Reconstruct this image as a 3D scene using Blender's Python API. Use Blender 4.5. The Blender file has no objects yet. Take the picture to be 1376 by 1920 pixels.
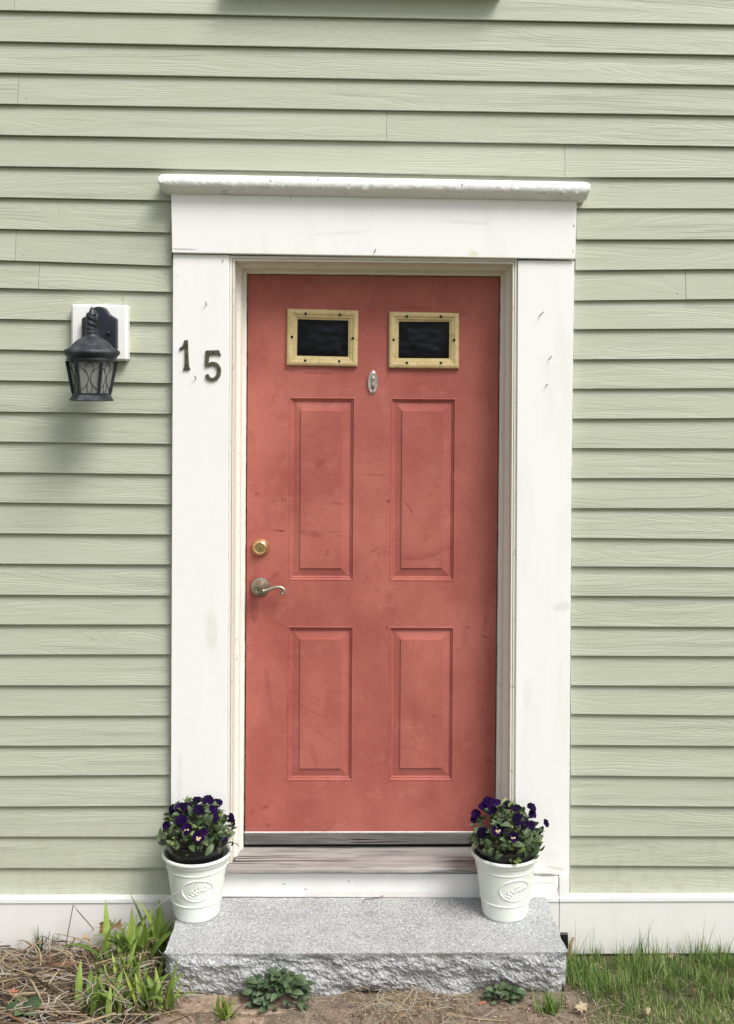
import bpy, bmesh, math, random
from mathutils import Vector, Matrix, noise
random.seed(15)
C = bpy.context.scene
col = C.collection
# ------------------------------------------------------------------ camera
FPX, PPX, PPY, D, H = 1950.0, 751.26, 755.78, 3.65, 1.975
yaw, pitch, roll = math.radians(1.4294), math.radians(0.6376), math.radians(-0.5438)
cy, sy, cp, sp, cr, sr = math.cos(yaw), math.sin(yaw), math.cos(pitch), math.sin(pitch), math.cos(roll), math.sin(roll)
RM = (Matrix(((cr, sr, 0), (-sr, cr, 0), (0, 0, 1))) @ Matrix(((1, 0, 0), (0, cp, -sp), (0, sp, cp)))
      @ Matrix(((cy, 0, -sy), (0, 1, 0), (sy, 0, cy))) @ Matrix(((1, 0, 0), (0, 0, -1), (0, 1, 0))))
CAM = Vector((0, -D, H))
cd = bpy.data.cameras.new('camera'); cam = bpy.data.objects.new('camera', cd); col.objects.link(cam)
cd.sensor_fit = 'VERTICAL'; cd.sensor_height = 36; cd.lens = FPX / 1920 * 36
cd.shift_x = -(PPX - 688) / 1920; cd.shift_y = (PPY - 960) / 1920
cd.clip_start = 0.05; cd.clip_end = 500
mw = Matrix.Identity(4)
for i in range(3):
    mw[i][0] = RM[0][i]; mw[i][1] = -RM[1][i]; mw[i][2] = -RM[2][i]; mw[i][3] = CAM[i]
cam.matrix_world = mw
C.camera = cam
# ------------------------------------------------------------------ light
SUN_EL, SUN_AZ = 53, 138            # azimuth clockwise from +Y (into the house)
w = bpy.data.worlds.new('World'); C.world = w; w.use_nodes = True
wn = w.node_tree.nodes; wl = w.node_tree.links; wn.clear()
out = wn.new('ShaderNodeOutputWorld'); bg = wn.new('ShaderNodeBackground'); sky = wn.new('ShaderNodeTexSky')
hs = wn.new('ShaderNodeHueSaturation')
sky.sky_type = 'NISHITA'; sky.sun_disc = False
sky.sun_elevation = math.radians(SUN_EL); sky.sun_rotation = math.radians(SUN_AZ)
sky.air_density = 1.0; sky.dust_density = 4.0; sky.ozone_density = 1.0
hs.inputs['Saturation'].default_value = 0.3
bg.inputs[1].default_value = 0.076
wl.new(sky.outputs[0], hs.inputs['Color']); wl.new(hs.outputs[0], bg.inputs[0]); wl.new(bg.outputs[0], out.inputs[0])
sd = bpy.data.lights.new('sun', 'SUN'); sun = bpy.data.objects.new('sun', sd); col.objects.link(sun)
sd.energy = 1.5; sd.angle = math.radians(25); sd.color = (1.0, 0.975, 0.94)
e, a = math.radians(SUN_EL), math.radians(SUN_AZ)
sdir = Vector((math.sin(a) * math.cos(e), math.cos(a) * math.cos(e), math.sin(e)))
sun.rotation_euler = sdir.to_track_quat('Z', 'Y').to_euler()
C.view_settings.view_transform = 'Standard'; C.view_settings.look = 'None'
C.view_settings.exposure = 1.12; C.view_settings.gamma = 1.0; C.view_settings.use_curve_mapping = False

# ------------------------------------------------------------------ helpers
RMT = RM.transposed()
def ray(px, py):
    return RMT @ Vector(((px - PPX) / FPX, (py - PPY) / FPX, 1.0))
def W(px, py, Y):                     # measured photo point on the plane Y
    d = ray(px, py); return CAM + d * ((Y + D) / d.y)
def WZ(px, py, Z):                    # measured photo point on the level Z
    d = ray(px, py); return CAM + d * ((Z - H) / d.z)
def pix(p):
    c = RM @ (Vector(p) - CAM); return (PPX + FPX * c.x / c.z, PPY + FPX * c.y / c.z)
def lerp(a, b, t): return a + (b - a) * t
def interp(x, xs, ys):
    if x <= xs[0]: return ys[0]
    for i in range(len(xs) - 1):
        if x <= xs[i + 1]: return lerp(ys[i], ys[i + 1], (x - xs[i]) / (xs[i + 1] - xs[i]))
    return ys[-1]
def sstep(a, b, x):
    t = min(1, max(0, (x - a) / (b - a))); return t * t * (3 - 2 * t)

def tag(o, label=None, cat=None, group=None, kind=None):
    if label: o['label'] = label
    if cat: o['category'] = cat
    if group: o['group'] = group
    if kind: o['kind'] = kind
    return o
def thing(name, loc, label, cat, group=None):
    o = bpy.data.objects.new(name, None); o.empty_display_size = 0.05; o.location = loc; col.objects.link(o)
    return tag(o, label, cat, group)
def wloc(o):
    v = Vector((0, 0, 0))
    while o: v += o.location; o = o.parent
    return v
def obj(name, bm, mats, parent=None, smooth=False, origin=None):
    me = bpy.data.meshes.new(name)
    off = Vector(origin) if origin is not None else (wloc(parent) if parent else Vector((0, 0, 0)))
    bmesh.ops.translate(bm, verts=bm.verts, vec=-off)
    bm.to_mesh(me); bm.free()
    for m in (mats if isinstance(mats, (list, tuple)) else [mats]): me.materials.append(m)
    if smooth:
        me.polygons.foreach_set('use_smooth', [True] * len(me.polygons)); me.set_sharp_from_angle(angle=math.radians(38))
    o = bpy.data.objects.new(name, me); col.objects.link(o)
    o.location = off - (wloc(parent) if parent else Vector((0, 0, 0)))
    o.parent = parent
    return o
def inst(name, me, M, parent):        # copy sharing mesh data, M = world matrix
    o = bpy.data.objects.new(name, me); col.objects.link(o); o.parent = parent
    o.matrix_local = Matrix.Translation(-wloc(parent)) @ M
    return o
def fixn(bm): bmesh.ops.recalc_face_normals(bm, faces=bm.faces); return bm

def poly_prism(front, depth, bevel=0.0, segs=1):     # front: world points (CCW or not), extruded by +depth along Y
    bm = bmesh.new()
    vs = [bm.verts.new(p) for p in front]; f = bm.faces.new(vs)
    r = bmesh.ops.extrude_face_region(bm, geom=[f])
    nv = [g for g in r['geom'] if isinstance(g, bmesh.types.BMVert)]
    bmesh.ops.translate(bm, verts=nv, vec=(0, depth, 0))
    fixn(bm)
    if bevel:
        es = [e for e in bm.edges if sum(abs(v.co.y - front[0][1]) < 1e-5 for v in e.verts) >= 1]
        bmesh.ops.bevel(bm, geom=es, offset=bevel, segments=segs, affect='EDGES', profile=0.5)
    return bm
def slab_px(pts, Y, Yb, bevel=0.0015, segs=2):
    return poly_prism([W(x, y, Y) for x, y in pts], Yb - Y, bevel, segs)
def box(c, s, bevel=0.0, segs=2):
    bm = bmesh.new(); bmesh.ops.create_cube(bm, size=1)
    bmesh.ops.scale(bm, verts=bm.verts, vec=s); bmesh.ops.translate(bm, verts=bm.verts, vec=c)
    if bevel: bmesh.ops.bevel(bm, geom=bm.edges[:], offset=bevel, segments=segs, affect='EDGES', profile=0.5)
    return bm
def lathe(bm, prof, c, n=32, axis='Z', cap=True, rot=0.0, mi=0):
    rings = []
    for r, h in prof:
        ring = []
        for i in range(n):
            t = 2 * math.pi * i / n + rot
            if axis == 'Z': p = (c[0] + r * math.cos(t), c[1] + r * math.sin(t), c[2] + h)
            else: p = (c[0] + r * math.cos(t), c[1] - h, c[2] + r * math.sin(t))   # axis towards the viewer (-Y)
            ring.append(bm.verts.new(p))
        rings.append(ring)
    for a_, b_ in zip(rings, rings[1:]):
        for i in range(n):
            f = bm.faces.new((a_[i], a_[(i + 1) % n], b_[(i + 1) % n], b_[i])); f.material_index = mi
    if cap:
        bm.faces.new(rings[0][::-1]).material_index = mi; bm.faces.new(rings[-1]).material_index = mi
    return bm
def tube(bm, pts, rads, n=6, mi=0, cap=True):
    pts = [Vector(p) for p in pts]
    if not isinstance(rads, (list, tuple)): rads = [rads] * len(pts)
    rings = []; prev = None
    for i, p in enumerate(pts):
        t = (pts[min(i + 1, len(pts) - 1)] - pts[max(i - 1, 0)]).normalized()
        if prev is None:
            u = t.orthogonal().normalized()
        else:
            u = (prev - t * prev.dot(t))
            u = u.normalized() if u.length > 1e-6 else t.orthogonal().normalized()
        prev = u; v = t.cross(u)
        rings.append([bm.verts.new(p + (u * math.cos(2 * math.pi * k / n) + v * math.sin(2 * math.pi * k / n)) * rads[i]) for k in range(n)])
    for a_, b_ in zip(rings, rings[1:]):
        for i in range(n):
            f = bm.faces.new((a_[i], a_[(i + 1) % n], b_[(i + 1) % n], b_[i])); f.material_index = mi
    if cap:
        bm.faces.new(rings[0][::-1]).material_index = mi; bm.faces.new(rings[-1]).material_index = mi
    return bm
def loft_frame(outer, inner, prof, fill=False):      # outer / inner quads at any Y; prof = [(t, Y)]
    bm = bmesh.new(); rings = []
    for t, Y in prof:
        rings.append([bm.verts.new((lerp(o[0], i[0], t), Y, lerp(o[2], i[2], t))) for o, i in zip(outer, inner)])
    for a_, b_ in zip(rings, rings[1:]):
        for i in range(4): bm.faces.new((a_[i], a_[(i + 1) % 4], b_[(i + 1) % 4], b_[i]))
    if fill: bm.faces.new(rings[-1])
    fixn(bm)
    return bm

# ------------------------------------------------------------------ materials
class NT:
    def __init__(s, name):
        s.m = bpy.data.materials.new(name); s.m.use_nodes = True
        s.n = s.m.node_tree.nodes; s.l = s.m.node_tree.links
        s.b = s.n['Principled BSDF']; s.tc = None
    def node(s, t, **kw):
        nd = s.n.new(t)
        for k, v in kw.items(): setattr(nd, k, v)
        return nd
    def put(s, sock, v):
        if hasattr(v, 'is_linked'): s.l.new(v, sock)
        else: sock.default_value = v
    def coord(s, scale=(1, 1, 1), rnd=False, kind='Object'):
        if s.tc is None: s.tc = s.node('ShaderNodeTexCoord')
        v = s.tc.outputs[kind]
        if rnd:
            oi = s.node('ShaderNodeObjectInfo'); mu = s.node('ShaderNodeMath', operation='MULTIPLY')
            s.l.new(oi.outputs['Random'], mu.inputs[0]); mu.inputs[1].default_value = 40
            ad = s.node('ShaderNodeVectorMath', operation='ADD'); s.l.new(v, ad.inputs[0]); s.l.new(mu.outputs[0], ad.inputs[1]); v = ad.outputs[0]
        mp = s.node('ShaderNodeMapping'); s.l.new(v, mp.inputs[0]); mp.inputs['Scale'].default_value = scale
        return mp.outputs[0]
    def noise(s, vec, scale=1, detail=4, rough=0.55, dist=0.0):
        nd = s.node('ShaderNodeTexNoise'); s.l.new(vec, nd.inputs['Vector'])
        nd.inputs['Scale'].default_value = scale; nd.inputs['Detail'].default_value = detail
        nd.inputs['Roughness'].default_value = rough; nd.inputs['Distortion'].default_value = dist
        return nd.outputs[0]
    def math(s, op, a, b=0.0, c=None):
        nd = s.node('ShaderNodeMath', operation=op); s.put(nd.inputs[0], a); s.put(nd.inputs[1], b)
        if c is not None: s.put(nd.inputs[2], c)
        return nd.outputs[0]
    def rng(s, v, a, b, c=0.0, d=1.0):
        nd = s.node('ShaderNodeMapRange'); nd.interpolation_type = 'SMOOTHSTEP'
        s.put(nd.inputs[0], v)
        for i, k in enumerate((a, b, c, d)): nd.inputs[i + 1].default_value = k
        return nd.outputs[0]
    def mix(s, f, a, b, mode='MIX'):
        nd = s.node('ShaderNodeMix', data_type='RGBA', blend_type=mode); s.put(nd.inputs[0], f)
        for i, k in ((6, a), (7, b)):
            if isinstance(k, tuple): k = k if len(k) == 4 else (*k, 1)
            s.put(nd.inputs[i], k)
        return nd.outputs[2]
    def bump(s, h, dist=0.001, strength=1.0, prev=None):
        nd = s.node('ShaderNodeBump'); s.l.new(h, nd.inputs['Height']); nd.inputs['Distance'].default_value = dist
        nd.inputs['Strength'].default_value = strength
        if prev is not None: s.l.new(prev, nd.inputs['Normal'])
        return nd.outputs[0]
    def done(s, color=None, rough=0.6, metal=0.0, normal=None, spec=0.5, **kw):
        if color is not None: s.put(s.b.inputs['Base Color'], color if not (isinstance(color, tuple) and len(color) == 3) else (*color, 1))
        s.put(s.b.inputs['Roughness'], rough); s.put(s.b.inputs['Metallic'], metal)
        s.b.inputs['Specular IOR Level'].default_value = spec
        if normal is not None: s.l.new(normal, s.b.inputs['Normal'])
        for k, v in kw.items(): s.put(s.b.inputs[k], v)
        return s.m

def simple(name, c1, c2, scale=30, rough=0.6, metal=0, bump=0.0, bscale=None, stretch=(1, 1, 1), lo=0.35, hi=0.65, spec=0.5, rnd=True, **kw):
    t = NT(name); v = t.coord(stretch, rnd=rnd); n = t.noise(v, scale, 5)
    c = t.mix(t.rng(n, lo, hi), c1, c2)
    nm = t.bump(t.noise(v, bscale or scale * 2, 4), bump) if bump else None
    return t.done(c, rough, metal, nm, spec, **kw)

def siding_mat():
    t = NT('sage_siding')
    v = t.coord((0.9, 1, 11), rnd=True); big = t.noise(v, 1.0, 2.5, 0.5, 0.35)
    con = t.math('FRACT', t.math('MULTIPLY', big, 24.0))
    con = t.rng(con, 0.0, 0.55, 0.0, 1.0)
    amp = t.rng(t.noise(t.coord((1.1, 1, 9), rnd=True), 1.3, 2), 0.35, 0.6, 0.25, 1.0)
    v2 = t.coord((4, 1, 330), rnd=True); fib = t.noise(v2, 1.0, 3, 0.6)
    h = t.math('ADD', t.math('MULTIPLY', con, amp), t.math('MULTIPLY', fib, 0.8))
    nm = t.bump(h, 0.00095, 0.8)
    c = t.mix(t.rng(t.noise(t.coord((0.8, 1, 3)), 2.2, 5), 0.3, 0.7), (0.415, 0.44, 0.342), (0.445, 0.466, 0.368))
    oi = t.node('ShaderNodeObjectInfo')
    c = t.mix(t.math('MULTIPLY', oi.outputs['Random'], 0.4), c, (0.415, 0.444, 0.35))
    dirt = t.rng(t.noise(t.coord((3, 1, 6)), 6, 6, 0.7), 0.62, 0.8)
    c = t.mix(t.math('MULTIPLY', dirt, 0.18), c, (0.22, 0.22, 0.15))
    gp = t.node('ShaderNodeNewGeometry'); sz_ = t.node('ShaderNodeSeparateXYZ'); t.l.new(gp.outputs['Position'], sz_.inputs[0])
    mp_ = t.node('ShaderNodeMapping'); t.l.new(gp.outputs['Position'], mp_.inputs[0]); mp_.inputs['Scale'].default_value = (14, 1, 9)
    spl = t.math('MULTIPLY', t.rng(sz_.outputs[2], 0.62, 0.18), t.rng(t.noise(mp_.outputs[0], 1.6, 7, 0.7), 0.42, 0.68)); c = t.mix(t.math('MULTIPLY', spl, 0.30), c, (0.27, 0.25, 0.17))
    c = t.mix(t.math('MULTIPLY', t.rng(fib, 0.58, 0.75), 0.10), c, (0.30, 0.32, 0.2))
    return t.done(c, 0.55, 0, nm, 0.3)
def white_mat(name, base=(0.81, 0.805, 0.785), grime=0.4, flake=0.0, bumpd=0.0003, marks=()):
    t = NT(name)
    n1 = t.noise(t.coord((6, 6, 1.2), rnd=True), 2.0, 6, 0.6)
    c = t.mix(t.math('MULTIPLY', t.rng(n1, 0.45, 0.75), 0.35 * grime), base, (0.66, 0.64, 0.56))
    n2 = t.noise(t.coord((9, 9, 9), rnd=True), 5, 8, 0.72)
    c = t.mix(t.math('MULTIPLY', t.rng(n2, 0.66, 0.74), 0.35 * grime), c, (0.42, 0.39, 0.31))
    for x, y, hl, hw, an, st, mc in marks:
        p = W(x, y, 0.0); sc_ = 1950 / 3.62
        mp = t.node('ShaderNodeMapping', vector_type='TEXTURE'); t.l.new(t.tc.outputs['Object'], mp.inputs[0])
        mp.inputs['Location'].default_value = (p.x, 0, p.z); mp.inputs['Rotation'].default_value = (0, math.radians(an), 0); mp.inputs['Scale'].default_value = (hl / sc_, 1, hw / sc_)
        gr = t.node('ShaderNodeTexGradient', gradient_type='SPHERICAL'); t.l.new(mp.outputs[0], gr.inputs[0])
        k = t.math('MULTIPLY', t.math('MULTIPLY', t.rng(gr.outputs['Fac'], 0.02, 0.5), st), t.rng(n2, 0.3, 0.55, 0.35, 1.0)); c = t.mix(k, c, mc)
    g = t.noise(t.coord((70, 70, 5), rnd=True), 1.0, 5)
    h = t.math('ADD', t.math('MULTIPLY', g, 0.5), t.noise(t.coord(), 55, 4))
    if flake:
        fl = t.rng(t.noise(t.coord((26, 40, 40)), 1.5, 7, 0.68), 0.63, 0.67)
        c = t.mix(t.math('MULTIPLY', fl, flake), c, (0.30, 0.27, 0.21)); h = t.math('SUBTRACT', h, t.math('MULTIPLY', fl, 1.2))
    return t.done(c, 0.45, 0, t.bump(h, bumpd), 0.4)
def door_mat(flat=True):
    t = NT('faded_red_paint')
    n1 = t.noise(t.coord((1.2, 1, 0.9)), 2.6, 6, 0.6)
    c = t.mix(t.rng(n1, 0.3, 0.7), (0.325, 0.087, 0.070), (0.445, 0.143, 0.113))
    n2 = t.noise(t.coord((5, 1, 3)), 3.5, 8, 0.68, 0.8)
    c = t.mix(t.math('MULTIPLY', t.rng(n2, 0.52, 0.72), 0.55), c, (0.29, 0.078, 0.064))
    n3 = t.noise(t.coord((2.2, 1, 14)), 3, 6, 0.7, 0.5)
    c = t.mix(t.math('MULTIPLY', t.rng(n3, 0.6, 0.75), 0.35), c, (0.36, 0.10, 0.085))
    n4 = t.noise(t.coord((7, 1, 7)), 2.4, 7, 0.75)
    c = t.mix(t.math('MULTIPLY', t.rng(n4, 0.52, 0.75), 0.45), c, (0.50, 0.20, 0.16))
    strokes = [  # px x, y, half length, half width, angle (deg, photo clockwise), strength
        (525, 995, 18, 2.4, 6, .8), (514, 939, 3.5, 3, 0, .6), (530, 938, 3, 6, 20, .4), (483, 927, 9, 3, -35, .5), (536, 937, 2, 5, 0, .5),
        (768, 955, 22, 1.6, 57, .8), (803, 928, 13, 1.2, -32, .55), (632, 944, 20, 3, 8, .4), (727, 940, 5, 4, 0, .6), (557, 1301, 22, 1.3, 25, .8),
        (590, 1318, 14, 1.6, 26, .35), (724, 1178, 2.2, 6, 0, .8), (878, 1177, 7, 2, 25, .8), (910, 1195, 14, 1.6, 22, .7), (499, 1513, 9, 3.5, -25, .6),
        (473, 1522, 5, 10, 20, .35), (502, 1547, 7, 2.6, 15, .8), (497, 1541, 5, 2, 45, .4), (813, 1343, 7, 2.5, -10, .5), (915, 1425, 8, 7, 30, .45),
        (600, 868, 14, 10, -40, .35), (585, 1000, 30, 9, 10, .3), (640, 1005, 12, 1.3, 0, .5), (628, 997, 14, 1.2, 0, .5), (700, 1032, 16, 3, -35, .35),
        (690, 1085, 14, 2.5, 60, .35), (705, 1105, 14, 2.5, 50, .3), (615, 1035, 5, 9, 10, .3), (515, 1080, 18, 6, -35, .3), (505, 1300, 7, 60, -8, .22),
        (540, 1330, 6, 70, 12, .18), (525, 1170, 20, 4, 30, .25), (840, 625, 3, 3, 0, .6), (700, 890, 30, 3, 2, .3), (580, 1330, 40, 3, 28, .25),
        (600, 1375, 40, 3, 35, .22), (700, 890, 22, 2, 0, .3), (478, 1150, 10, 25, 0, .4), (476, 1100, 14, 40, 0, .35), (810, 690, 14, 4, 0, .3),
        (600, 700, 40, 3, 2, .45), (545, 694, 18, 3, 10, .45), (790, 696, 50, 2.5, 2, .4), (780, 577, 45, 3, 0, .35)]
    acc = None
    for x, y, hl, hw, an, st in strokes:
        p = W(x, y, 0.12); s = 1950 / 3.77
        mp = t.node('ShaderNodeMapping', vector_type='TEXTURE'); t.l.new(t.tc.outputs['Object'], mp.inputs[0])
        mp.inputs['Location'].default_value = (p.x, 0.12, p.z); mp.inputs['Rotation'].default_value = (0, math.radians(an), 0)
        mp.inputs['Scale'].default_value = (hl / s, 1.0, hw / s)
        gr = t.node('ShaderNodeTexGradient', gradient_type='SPHERICAL'); t.l.new(mp.outputs[0], gr.inputs[0])
        k = t.math('MULTIPLY', t.rng(gr.outputs['Fac'], 0.03, 0.5), min(1, st * 1.35))
        acc = k if acc is None else t.math('MAXIMUM', acc, k)
    # the long curved smear over the right upper panel
    p = W(770, 925, 0.12)
    mp = t.node('ShaderNodeMapping', vector_type='TEXTURE'); t.l.new(t.tc.outputs['Object'], mp.inputs[0])
    mp.inputs['Location'].default_value = (p.x, 0.12, p.z); mp.inputs['Scale'].default_value = (0.26, 1.0, 0.245)
    gr = t.node('ShaderNodeTexGradient', gradient_type='SPHERICAL'); t.l.new(mp.outputs[0], gr.inputs[0])
    ring = t.math('MULTIPLY', t.rng(gr.outputs['Fac'], 0.0, 0.012), t.rng(gr.outputs['Fac'], 0.012, 0.16, 1, 0))
    sx = t.node('ShaderNodeSeparateXYZ'); t.l.new(mp.outputs[0], sx.inputs[0])
    ring = t.math('MULTIPLY', ring, t.rng(sx.outputs[2], -0.62, -0.9)); ring = t.math('MULTIPLY', ring, t.rng(sx.outputs[0], -0.35, 0.0))
    acc = t.math('MAXIMUM', acc, t.math('MULTIPLY', ring, 0.5))
    br = t.math('MULTIPLY', acc, t.rng(t.noise(t.coord((1, 1, 1)), 45, 6, 0.75), 0.36, 0.58, 0.25, 1.0))
    c = t.mix(br, c, (0.21, 0.045, 0.036))
    h = t.math('ADD', t.math('MULTIPLY', t.noise(t.coord((10, 1, 130)), 1, 4), 0.6), t.noise(t.coord(), 70, 5))
    return t.done(c, t.rng(n2, 0.3, 0.7, 0.62, 0.48), 0, t.bump(h, 0.0009), 0.25)
def wood_mat(name, c1, c2, c3, st=(2.0, 14, 14)):
    t = NT(name)
    n = t.noise(t.coord(st, rnd=True), 1.6, 7, 0.65, 0.4); f = t.noise(t.coord((5, 90, 90), rnd=True), 1, 5, 0.6, 0.3)
    c = t.mix(t.rng(n, 0.35, 0.65), c1, c2)
    c = t.mix(t.math('MULTIPLY', t.rng(f, 0.5, 0.7), 0.75), c, c3)
    crack = t.rng(t.noise(t.coord((1.2, 42, 42), rnd=True), 1.3, 3, 0.5, 0.5), 0.60, 0.66)
    c = t.mix(crack, c, (0.03, 0.026, 0.022))
    h = t.math('SUBTRACT', t.math('MULTIPLY', f, -0.8), t.math('MULTIPLY', crack, 1.5))
    return t.done(c, 0.8, 0, t.bump(h, 0.0016), 0.2)
def granite_mat():
    t = NT('grey_granite')
    v = t.coord(); n = t.noise(v, 190, 3, 0.6); n2 = t.noise(v, 105, 4, 0.65, 0.6); n3 = t.noise(v, 9, 5)
    vo = t.node('ShaderNodeTexVoronoi'); t.l.new(v, vo.inputs['Vector']); vo.inputs['Scale'].default_value = 250
    c = t.mix(t.rng(n3, 0.3, 0.7), (0.30, 0.31, 0.315), (0.385, 0.39, 0.388))
    sepr = t.node('ShaderNodeSeparateColor'); t.l.new(vo.outputs['Color'], sepr.inputs[0])
    c = t.mix(t.rng(sepr.outputs[0], 0.55, 0.95), c, (0.54, 0.547, 0.545))
    c = t.mix(t.math('MULTIPLY', t.rng(n, 0.56, 0.63), 0.75), c, (0.085, 0.09, 0.098))
    c = t.mix(t.math('MULTIPLY', t.rng(n2, 0.58, 0.66), 0.6), c, (0.14, 0.145, 0.155))
    sx = t.node('ShaderNodeSeparateXYZ'); t.l.new(v, sx.inputs[0])
    rust = t.math('MULTIPLY', t.rng(t.noise(v, 14, 5), 0.5, 0.7), 0.25)
    c = t.mix(rust, c, (0.29, 0.265, 0.22))
    return t.done(c, 0.75, 0, t.bump(t.math('ADD', n, n2), 0.0011), 0.3)

M_SIDE = siding_mat()
M_WHITE = white_mat('white_trim_paint')
BRN, GRY, YEL, DRK = (0.40, 0.34, 0.24), (0.50, 0.49, 0.47), (0.62, 0.58, 0.30), (0.06, 0.05, 0.04)
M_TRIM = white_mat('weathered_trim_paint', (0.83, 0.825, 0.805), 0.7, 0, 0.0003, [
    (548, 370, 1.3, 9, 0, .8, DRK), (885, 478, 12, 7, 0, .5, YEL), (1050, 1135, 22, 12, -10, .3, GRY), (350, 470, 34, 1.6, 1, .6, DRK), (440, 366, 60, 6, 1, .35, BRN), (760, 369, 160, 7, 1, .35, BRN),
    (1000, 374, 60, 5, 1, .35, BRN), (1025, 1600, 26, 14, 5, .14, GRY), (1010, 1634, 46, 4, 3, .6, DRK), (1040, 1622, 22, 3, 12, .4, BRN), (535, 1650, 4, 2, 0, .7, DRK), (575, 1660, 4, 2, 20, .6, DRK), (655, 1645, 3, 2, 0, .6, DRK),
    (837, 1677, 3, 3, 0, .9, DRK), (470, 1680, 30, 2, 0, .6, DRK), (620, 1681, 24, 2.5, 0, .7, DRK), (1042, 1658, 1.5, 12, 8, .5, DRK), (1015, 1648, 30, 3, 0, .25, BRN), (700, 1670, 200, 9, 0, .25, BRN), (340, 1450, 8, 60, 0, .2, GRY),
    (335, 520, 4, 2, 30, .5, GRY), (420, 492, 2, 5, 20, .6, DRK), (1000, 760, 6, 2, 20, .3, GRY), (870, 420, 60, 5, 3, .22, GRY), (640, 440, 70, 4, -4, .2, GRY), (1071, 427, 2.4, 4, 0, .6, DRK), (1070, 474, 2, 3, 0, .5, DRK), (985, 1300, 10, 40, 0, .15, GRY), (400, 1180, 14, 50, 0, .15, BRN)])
M_CAP = white_mat('peeling_white_paint', (0.82, 0.815, 0.80), 0.6, 0.6, 0.0032)
M_JAMB = white_mat('cream_jamb_paint', (0.76, 0.735, 0.66), 1.0, 0.25, 0.001)
M_SKIRT = white_mat('skirt_paint', (0.76, 0.745, 0.715), 0.7)
M_DOOR = door_mat()
M_SILL = wood_mat('weathered_sill_wood', (0.25, 0.235, 0.22), (0.36, 0.34, 0.32), (0.14, 0.128, 0.12))
M_SWEEP = wood_mat('weathered_sweep_wood', (0.11, 0.105, 0.10), (0.18, 0.17, 0.16), (0.07, 0.066, 0.062))
M_TAN = simple('yellowed_frame_wood', (0.46, 0.36, 0.17), (0.58, 0.47, 0.26), 14, 0.55, bump=0.0006, stretch=(2, 2, 2))
def tanmat():
    t = NT('yellowed_window_frame')
    n = t.noise(t.coord((4, 4, 4), rnd=True), 6, 6, 0.7)
    c = t.mix(t.rng(n, 0.3, 0.7), (0.47, 0.36, 0.165), (0.58, 0.465, 0.25))
    c = t.mix(t.math('MULTIPLY', t.rng(t.noise(t.coord((14, 14, 14), rnd=True), 5, 7, 0.75), 0.55, 0.68), 0.75), c, (0.16, 0.115, 0.05))
    return t.done(c, 0.5, 0, t.bump(n, 0.001), 0.35)
M_TAN = tanmat()
M_GRAN = granite_mat()
M_BLACK = simple('black_iron', (0.018, 0.02, 0.026), (0.045, 0.05, 0.062), 22, 0.42, 0.35, bump=0.0006, bscale=90)
M_BLACKTOP = simple('dusty_black_iron', (0.022, 0.025, 0.033), (0.08, 0.086, 0.10), 26, 0.5, 0.3, bump=0.0008, bscale=80, lo=0.4, hi=0.75)
M_PLATE = simple('black_plate', (0.014, 0.018, 0.026), (0.024, 0.03, 0.04), 10, 0.45, 0.2)
M_PLASTIC = simple('black_nursery_plastic', (0.008, 0.008, 0.009), (0.013, 0.013, 0.014), 30, 0.28, 0, bump=0.0003)
M_VOID = simple('dark_gap', (0.006, 0.006, 0.006), (0.01, 0.01, 0.01), 10, 0.9)
M_BRONZE = simple('olive_bronze', (0.085, 0.075, 0.05), (0.15, 0.13, 0.09), 60, 0.42, 0.55, bump=0.0003)
M_BRASS = simple('worn_brass', (0.56, 0.40, 0.17), (0.70, 0.55, 0.28), 40, 0.3, 0.9, bump=0.0003)
M_COPPER = simple('tarnished_copper_ring', (0.50, 0.27, 0.14), (0.62, 0.38, 0.2), 30, 0.35, 0.8)
M_PEWTER = simple('antique_pewter', (0.30, 0.26, 0.20), (0.42, 0.37, 0.29), 40, 0.34, 0.85, bump=0.0003)
M_SILVER = simple('brushed_nickel', (0.60, 0.59, 0.57), (0.72, 0.71, 0.69), 40, 0.3, 0.85)
M_STEEL = simple('rusty_nail_steel', (0.05, 0.045, 0.04), (0.11, 0.1, 0.09), 200, 0.5, 0.5)
M_POT = simple('pale_mint_glaze', (0.73, 0.785, 0.71), (0.76, 0.81, 0.74), 6, 0.32, 0, bump=0.0004, bscale=30, spec=0.45)
M_FILM = simple('dark_window_film', (0.002, 0.0025, 0.005), (0.010, 0.014, 0.022), 26, 0.38, bump=0.0, bscale=30, lo=0.4, hi=0.7, spec=0.22)
def glass(name, colr, rough, tr, ior=1.45, bd=0.0006):
    t = NT(name); n = t.noise(t.coord(), 60, 4)
    return t.done(colr, rough, 0, t.bump(n, bd) if bd else None, 0.5, **{'Transmission Weight': tr, 'IOR': ior})
M_PANE = glass('door_pane_glass', (0.7, 0.75, 0.8), 0.03, 1.0, 1.2, bd=0)
M_LGLASS = glass('seeded_lantern_glass', (0.29, 0.30, 0.27), 0.4, 0.3)
M_BULB = glass('bulb_glass', (0.7, 0.7, 0.66), 0.3, 0.3)
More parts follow.
